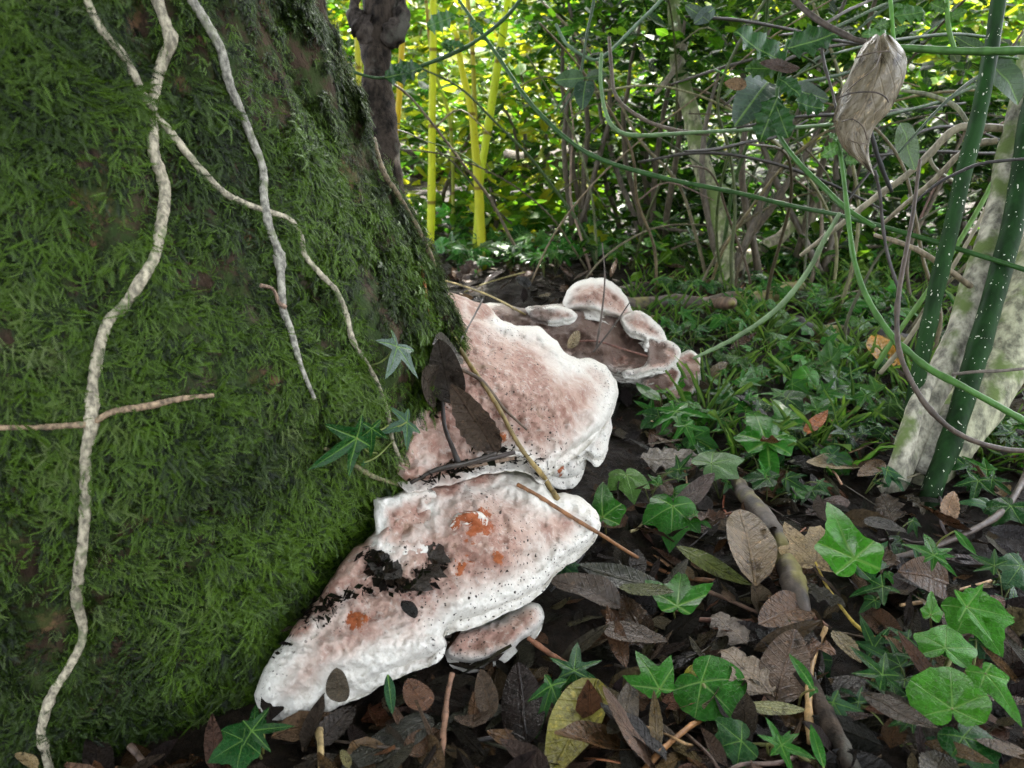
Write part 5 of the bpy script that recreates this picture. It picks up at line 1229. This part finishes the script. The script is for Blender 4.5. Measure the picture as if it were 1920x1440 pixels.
holly('green shoot rising from the straight twig beside the slim speckled stem', [(1774, -30, .97), (1776, 20, .96), (1780, 60, .96), (1790, 94, .96)], [((1776, 20), (1745, 5), .96, (.06, .16, .03)), ((1776, 35), (1812, 20), .96, (.06, .16, .03))], 9, (.10, .22, .04))
holly('holly twig with dark leaves near the dark sapling', [(720, 146, 1.7), (760, 136, 1.7), (800, 121, 1.68)], [((722, 146), (790, 128), 1.68, HG), ((850, 95), (828, 82), 1.66, HG), ((800, 50), (852, 30), 1.66, (.05, .15, .03)), ((870, 88), (832, 80), 1.66, HG), ((905, 62), (880, 40), 1.66, HG), ((930, 92), (950, 108), 1.66, HG), ((770, 138), (742, 122), 1.66, HG)], 5)
holly('bramble spray with dark ribbed leaves in front of the hedge', [(1040, 210, 1.6), (1075, 160, 1.62), (1100, 145, 1.62)], [((1098, 148), (1092, 205), 1.6, (.045, .085, .06)), ((1100, 146), (1140, 140), 1.6, (.05, .10, .05)), ((1095, 146), (1040, 150), 1.6, (.06, .12, .06))], 4, lk='oval', name='bramble_spray', cat='bramble')
holly('bramble spray with large blue-green ribbed leaves behind the holly', [(1340, 130, 1.35), (1400, 160, 1.33), (1450, 165, 1.33)], [((1442, 150), (1378, 235), 1.33, (.055, .095, .075)), ((1490, 165), (1552, 190), 1.34, (.05, .08, .06)), ((1330, 40), (1285, 10), 1.4, (.05, .09, .07)), ((1340, 15), (1300, 45), 1.4, (.05, .09, .07))], 4, lk='oval', name='bramble_spray', cat='bramble')
holly('broad drooping leaf spray beside the slim speckled stem', [(1845, 100, 1.02), (1870, 105, 1.02), (1910, 110, 1.02)], [((1855, 105), (1912, 195), 1.02, (.06, .11, .05)), ((1850, 100), (1790, 70), 1.03, (.06, .11, .06)), ((1850, 100), (1905, 120), 1.03, (.05, .12, .03)), ((1690, 230), (1712, 320), 1.1, (.07, .14, .05))], 4, lk='oval', name='leaf_spray', cat='leaves')

# ------------------------------------------------------------------ middle distance: dark sapling, yellow canes, pale sapling, logs
sp = empty('sapling', gp(758, 560)); tag(sp, 'dark rough-barked sapling trunk with a knobby pruned head', 'tree')
DS = 1.95
stem_px(sp, [(775, 640, DS), (757, 520, DS), (742, 400, DS), (728, 330, DS), (716, 250, DS), (706, 180, DS), (704, 120, DS), (708, 70, DS), (715, 20, DS), (722, -80, DS), (735, -300, DS)], [78, 66, 60, 58, 58, 56, 56, 66, 74, 60, 50], 'dark', (.032, .024, .018), name='trunk', sides=18, knob=.1, wob=.006)
for p, w in (([(700, 78, DS - .02), (682, 52, DS - .03), (668, 34, DS - .03), (664, 8, DS - .03), (668, -30, DS)], [30, 40, 34, 18, 10]), ([(722, 80, DS - .02), (742, 56, DS - .03), (752, 36, DS - .03), (753, 10, DS - .03), (748, -30, DS)], [28, 38, 32, 18, 10])):
    stem_px(sp, p, w, 'dark', (.045, .036, .03), name='burr', sides=14, knob=.3, rough=.35)
random.seed(77)
for i, (pix, w, c, lab) in enumerate((
        ([(812, -60), (812, 100), (810, 240), (809, 380), (806, 500)], [13, 14, 14, 15, 13], (.62, .66, .03), 'straight bright yellow-green cane beside the dark sapling'),
        ([(855, 60), (866, 130), (884, 210), (893, 300), (900, 400), (905, 500)], [11, 12, 14, 16, 17, 17], (.60, .60, .03), 'yellow cane with amber base, leaning across its neighbour'),
        ([(962, -50), (940, 80), (918, 220), (902, 330), (893, 440), (890, 500)], [15, 16, 15, 13, 12, 11], (.58, .66, .04), 'yellow-green cane slanting away to the hedge top'),
        ([(758, -40), (752, 120), (745, 230), (738, 285), (742, 480)], [11, 11, 11, 11, 10], (.55, .44, .03), 'amber-yellow cane right beside the dark sapling'),
        ([(668, -40), (672, 120), (678, 230), (690, 480)], [12, 12, 12, 10], (.46, .46, .05), 'yellow cane seen between big trunk and dark sapling'),
        ([(872, -40), (885, 80), (890, 200), (893, 300), (900, 480)], [9, 9, 9, 9, 9], (.44, .40, .05), 'thin amber cane behind the leaning one'),
        ([(795, -40), (812, 120), (845, 240), (850, 480)], [7, 7, 7, 6], (.36, .40, .06), 'thin pale cane behind the straight one'))):
    d = 2.42 + .08 * i
    e = empty('yellow_cane', PD(*pix[-1], d)); tag(e, lab, 'cane')
    pts = [(x, y, d) for x, y in pix]; b = PG(pix[-1][0], 505); pts.append((pix[-1][0], 520 - 12 * i * .3, d))
    stem_px(e, pts, list(w) + [w[-1]], 'cane', c, sides=10, knob=.07)
ps = empty('sapling', gp(1372, 525)); tag(ps, 'slim pale lichen-green sapling leaning behind the fallen log', 'tree')
DP = 2.2
stem_px(ps, [(1378, 560, DP), (1368, 510, DP), (1345, 420, DP), (1320, 330, DP), (1298, 240, DP), (1280, 160, DP), (1268, 80, DP), (1262, 0, DP), (1258, -120, DP)], [36, 36, 35, 34, 32, 30, 26, 24, 22], 'pale', (.33, .33, .19), name='trunk', sides=14, knob=.04, wob=.006)
stem_px(ps, [(1375, 500, DP + .05), (1420, 470, DP + .1), (1480, 430, DP + .15), (1530, 390, DP + .2), (1570, 340, DP + .2)], [22, 24, 22, 20, 16], 'pale', (.28, .25, .16), name='branch', sides=10, wob=.008)
stem_px(ps, [(1270, 100, DP), (1285, 80, DP - .05), (1265, 130, DP - .1), (1230, 175, DP - .15)], [14, 14, 12, 8], 'twig', (.2, .17, .12), name='branch', sides=8)
ls = empty('log', PG(1340, 560)); tag(ls, 'fallen mossy log with a pale broken stub behind the fungi', 'log')
def glog(parent, pix, r, col, **kw):
    pts = [PG(x, y, r * .6) for x, y in pix]
    return tube('trunk', pts, [r * k for k in np.linspace(1.1, .8, len(pix))], M['log'], parent, color=col, sides=12, knob=.12, wob=.008, seed=5, **kw)
glog(ls, [(1150, 572), (1215, 570), (1280, 572), (1345, 570), (1420, 560), (1500, 538)], .026, (.10, .075, .055))
tube('stub', [PG(1335, 574, .015), PG(1352, 570, .045), PG(1368, 568, .085), PG(1376, 568, .10)], [.018, .016, .013, .003], M['log'], ls, color=(.13, .075, .05), sides=10, knob=.15, seed=3, rough=.3)
ls2 = empty('log', PG(1650, 640)); tag(ls2, 'dark rotting log with a pale patch on the litter by the orange leaf', 'log')
glog(ls2, [(1490, 615), (1560, 620), (1640, 632), (1700, 636)], .022, (.035, .028, .022))
ls3 = empty('log', PD(880, 310, 3.4)); tag(ls3, 'dark horizontal log behind the yellow canes', 'log')
tube('trunk', [PD(720, 300, 3.4), PD(820, 305, 3.4), PD(920, 312, 3.4), PD(1060, 305, 3.4), PD(1160, 300, 3.5)], [.07, .075, .08, .07, .06], M['dark'], ls3, color=(.06, .048, .038), sides=12, knob=.1, wob=.02, seed=8)
for x_ in (740, 1130):
    a_ = PD(x_, 312, 3.4); tube('prop', [a_, Vector((a_.x, a_.y, gh(a_.x, a_.y) - .02))], [.04, .05], M['dark'], ls3, color=(.06, .048, .038), sides=8)

# thickets of thin bare stems
random.seed(88)
def thicket(label, bx, n, depth, cols, spread, wmin, wmax, group=None):
    base = PG(bx, 500); base = PD(bx, 515, depth); base.z = gh(base.x, base.y)
    e = empty('bramble_thicket', base); tag(e, label, 'bramble', group)
    for q in range(n):
        b = base + Vector((random.gauss(0, spread), random.uniform(-.15, .35), 0)); b.z = gh(b.x, b.y) - .01
        a = random.gauss(0, .5); L = random.uniform(.5, 1.1); pts = [b]; d = Vector((math.sin(a) * .6, random.uniform(-.3, .2), 1)).normalized(); p = b.copy(); dr = random.gauss(0, .35)
        for s in range(6):
            d = (d + Vector((dr * .35 + random.gauss(0, .22), random.gauss(0, .1), -.10 - .06 * s * random.random()))).normalized()
            p = p + d * L / 6
            if p.z < .03: p.z = .03
            pts.append(p.copy())
        r0 = random.uniform(wmin, wmax)
        st = tube('stem', pts, [r0 * k for k in np.linspace(1, .55, 7)], M['twig'], e, color=jitc(random.choice(cols), .3), sides=6, n_per=4, knob=.12, seed=q + bx)
        if random.random() < .6:
            i = random.randint(2, 5); q0 = pts[i]; sd = random.choice((-1, 1))
            ss_ = tube('side_shoot', [q0, q0 + Vector((sd * .08, 0, .05)), q0 + Vector((sd * random.uniform(.14, .24), random.gauss(0, .06), random.uniform(-.05, .14)))], [r0 * .6, r0 * .5, r0 * .35], M['twig'], e, color=jitc(random.choice(cols), .3), sides=5, n_per=4); ss_.parent = st
TW = [(.15, .12, .07), (.075, .06, .03), (.12, .105, .055), (.05, .07, .022)]
thicket('tangle of bare brown stems left of the pale sapling', 1200, 11, 2.15, TW, .16, .003, .006)
thicket('tangle of bare stems right of the pale sapling', 1440, 10, 2.1, TW, .17, .003, .006)
thicket('bare stems in the gloom behind the straight twig and pale shrub', 1640, 8, 1.8, TW, .17, .003, .0055)
thicket('thin bare stems in front of the hedge near the yellow canes', 1060, 4, 2.5, TW + [(.10, .2, .04)], .14, .0025, .0045)
thicket('bare stems at the far side of the pale shrub', 1860, 6, 1.6, TW, .13, .003, .006)

# ------------------------------------------------------------------ leafy bushes: hedge behind
random.seed(99); np.random.seed(5)
def bush(label, px, py, depth, rx, ry, rz, n_mass, n_leaf, size, cols, name='bush', kinds=('oval', 'lance', 'holly'), group=None, stems=4, spread=1.0):
    c = PD(px, py, depth); b = Vector((c.x, c.y, gh(c.x, c.y)))
    e = empty(name, b); tag(e, label, 'bush', group)
    clumps = [Vector((random.gauss(0, .5) * rx, random.gauss(0, .5) * ry, random.gauss(0, .5) * rz)) for _ in range(26)]
    def place():
        k = random.choice(clumps); s = .28
        p = c + k + Vector((random.gauss(0, s) * rx, random.gauss(0, s) * ry, random.gauss(0, s) * rz))
        if p.z < gh(p.x, p.y) + .02: p.z = gh(p.x, p.y) + random.uniform(.02, .3)
        a = random.uniform(0, 7); n = Vector((random.gauss(0, .6), random.gauss(-.2, .6), 1)).normalized()
        return leaf_matrix(p, (math.cos(a), math.sin(a), random.gauss(-.2, .4)), n, size * random.uniform(.55, 1.3))
    for q in range(n_leaf):
        m = place(); put_leaf('leaf', random.choice(kinds), 'bg_leaf', m, jitc(random.choice(cols), .3), e)
    def gen(): return place(), random.uniform(.35, .6), jitc(random.choice(cols), .3), random.uniform(-.4, .5)
    o = mass('foliage', n_mass, gen, 'bg_mass', None, 3); o.parent = e; o.matrix_parent_inverse = Matrix.Translation(b).inverted(); o['kind'] = 'stuff'
    for q in range(stems):
        k = random.choice(clumps); p = c + k; bb = b + Vector((random.gauss(0, .15) * rx, random.gauss(0, .2) * ry, -.03))
        tube('stem', [bb, (bb + p) / 2 + Vector((random.gauss(0, .05), 0, .05)), p], [.012, .009, .004], M['twig'], e, color=(.10, .08, .055), sides=6, n_per=5, knob=.1, wob=.01, seed=q)
    return e
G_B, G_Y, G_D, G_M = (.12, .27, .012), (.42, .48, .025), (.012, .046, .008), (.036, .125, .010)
# nearer dark holly and leafy growth
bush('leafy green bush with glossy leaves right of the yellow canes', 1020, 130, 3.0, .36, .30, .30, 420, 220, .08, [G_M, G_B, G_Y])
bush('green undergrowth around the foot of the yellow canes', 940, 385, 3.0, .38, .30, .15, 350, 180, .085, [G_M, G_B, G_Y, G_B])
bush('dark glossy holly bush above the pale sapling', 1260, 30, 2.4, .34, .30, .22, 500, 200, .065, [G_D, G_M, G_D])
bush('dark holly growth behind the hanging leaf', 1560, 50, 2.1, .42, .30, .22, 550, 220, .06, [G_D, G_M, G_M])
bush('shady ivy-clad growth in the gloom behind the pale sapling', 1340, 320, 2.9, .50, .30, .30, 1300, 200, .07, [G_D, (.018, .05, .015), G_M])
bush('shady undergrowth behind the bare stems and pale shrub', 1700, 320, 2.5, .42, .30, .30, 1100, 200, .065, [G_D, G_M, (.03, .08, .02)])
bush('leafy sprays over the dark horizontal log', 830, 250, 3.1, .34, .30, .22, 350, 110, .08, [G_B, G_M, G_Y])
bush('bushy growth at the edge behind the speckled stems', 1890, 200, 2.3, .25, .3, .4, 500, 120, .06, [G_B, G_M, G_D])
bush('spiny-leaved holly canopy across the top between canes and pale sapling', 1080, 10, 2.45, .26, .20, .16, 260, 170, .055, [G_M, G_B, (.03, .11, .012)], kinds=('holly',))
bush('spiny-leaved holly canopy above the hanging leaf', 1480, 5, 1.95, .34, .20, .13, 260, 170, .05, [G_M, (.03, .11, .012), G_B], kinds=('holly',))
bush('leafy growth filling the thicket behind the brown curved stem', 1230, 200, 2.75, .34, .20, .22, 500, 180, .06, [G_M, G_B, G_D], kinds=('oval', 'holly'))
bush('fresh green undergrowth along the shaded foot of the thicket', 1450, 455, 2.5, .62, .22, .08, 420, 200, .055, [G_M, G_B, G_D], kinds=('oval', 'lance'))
# farther, sunlit
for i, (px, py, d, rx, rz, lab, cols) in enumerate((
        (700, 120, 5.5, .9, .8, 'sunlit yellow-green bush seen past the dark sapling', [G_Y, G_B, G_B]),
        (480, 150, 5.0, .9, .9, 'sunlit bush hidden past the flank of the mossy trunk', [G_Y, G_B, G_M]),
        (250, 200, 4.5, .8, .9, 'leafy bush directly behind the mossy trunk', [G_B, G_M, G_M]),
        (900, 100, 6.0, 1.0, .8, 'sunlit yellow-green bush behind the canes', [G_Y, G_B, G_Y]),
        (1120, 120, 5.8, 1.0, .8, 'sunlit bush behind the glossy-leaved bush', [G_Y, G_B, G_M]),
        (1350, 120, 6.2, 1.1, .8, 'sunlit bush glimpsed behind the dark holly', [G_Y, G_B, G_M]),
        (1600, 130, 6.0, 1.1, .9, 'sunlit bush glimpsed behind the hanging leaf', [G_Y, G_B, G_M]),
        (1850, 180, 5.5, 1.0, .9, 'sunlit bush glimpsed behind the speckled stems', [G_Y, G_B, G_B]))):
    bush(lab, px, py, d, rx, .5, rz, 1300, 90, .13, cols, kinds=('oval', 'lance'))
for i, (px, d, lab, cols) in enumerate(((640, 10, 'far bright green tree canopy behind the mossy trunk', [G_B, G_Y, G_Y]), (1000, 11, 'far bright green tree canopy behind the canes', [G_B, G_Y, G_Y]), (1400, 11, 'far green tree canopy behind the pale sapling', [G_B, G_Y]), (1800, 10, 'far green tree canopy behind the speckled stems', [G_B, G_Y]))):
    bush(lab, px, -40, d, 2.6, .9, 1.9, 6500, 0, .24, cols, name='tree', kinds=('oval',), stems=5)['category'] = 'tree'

# ------------------------------------------------------------------ unseen overhead canopy added to the mossy tree to shade the foreground
random.seed(123)
for q in range(6):
    a = q * 1.05 + .3; p0 = Vector((TC[0] + LEAN[0] * 4, TC[1] + LEAN[1] * 4, 3.8 + .1 * q)); p2 = p0 + Vector((math.cos(a) * 3.2, math.sin(a) * 3.4 + .8, 1.2))
    tube('limb', [p0, (p0 + p2) / 2 + Vector((0, 0, .25)), p2], [.10, .07, .02], M['bark'], tree, sides=10, n_per=6, wob=.05, seed=q)
def gen_shade_crown():
    if random.random() < .52:            # unseen leaves packed thick to keep the sun off the foreground
        p = Vector((random.uniform(-4.2, 4.4), random.uniform(1.6, 6.1), 5.0 + random.gauss(0, .5)))
    else:
        a = random.uniform(0, 2 * math.pi); r = 5.0 * math.sqrt(random.random()); x = -.3 + r * math.cos(a); y = -1.2 + r * math.sin(a)
        p = Vector((x, min(y, 2.0), max(1.8, 5.3 - .15 * max(0, -.3 - y) ** 2 + random.gauss(0, .5))))  # droops low behind the camera to cut front fill light
    n = Vector((random.gauss(0, .4), random.gauss(.25, .4), 1)); b = random.uniform(0, 7)
    return leaf_matrix(p, (math.cos(b), math.sin(b), -.2), n, random.uniform(.24, .40)), random.uniform(.5, .65), jitc((.028, .065, .028), .3), random.uniform(-.3, .4)
o = mass('shade_crown', 9600, gen_shade_crown, 'bg_mass', None, 3); o.parent = tree; o.matrix_parent_inverse = Matrix.Translation(tree.location).inverted(); o['kind'] = 'stuff'
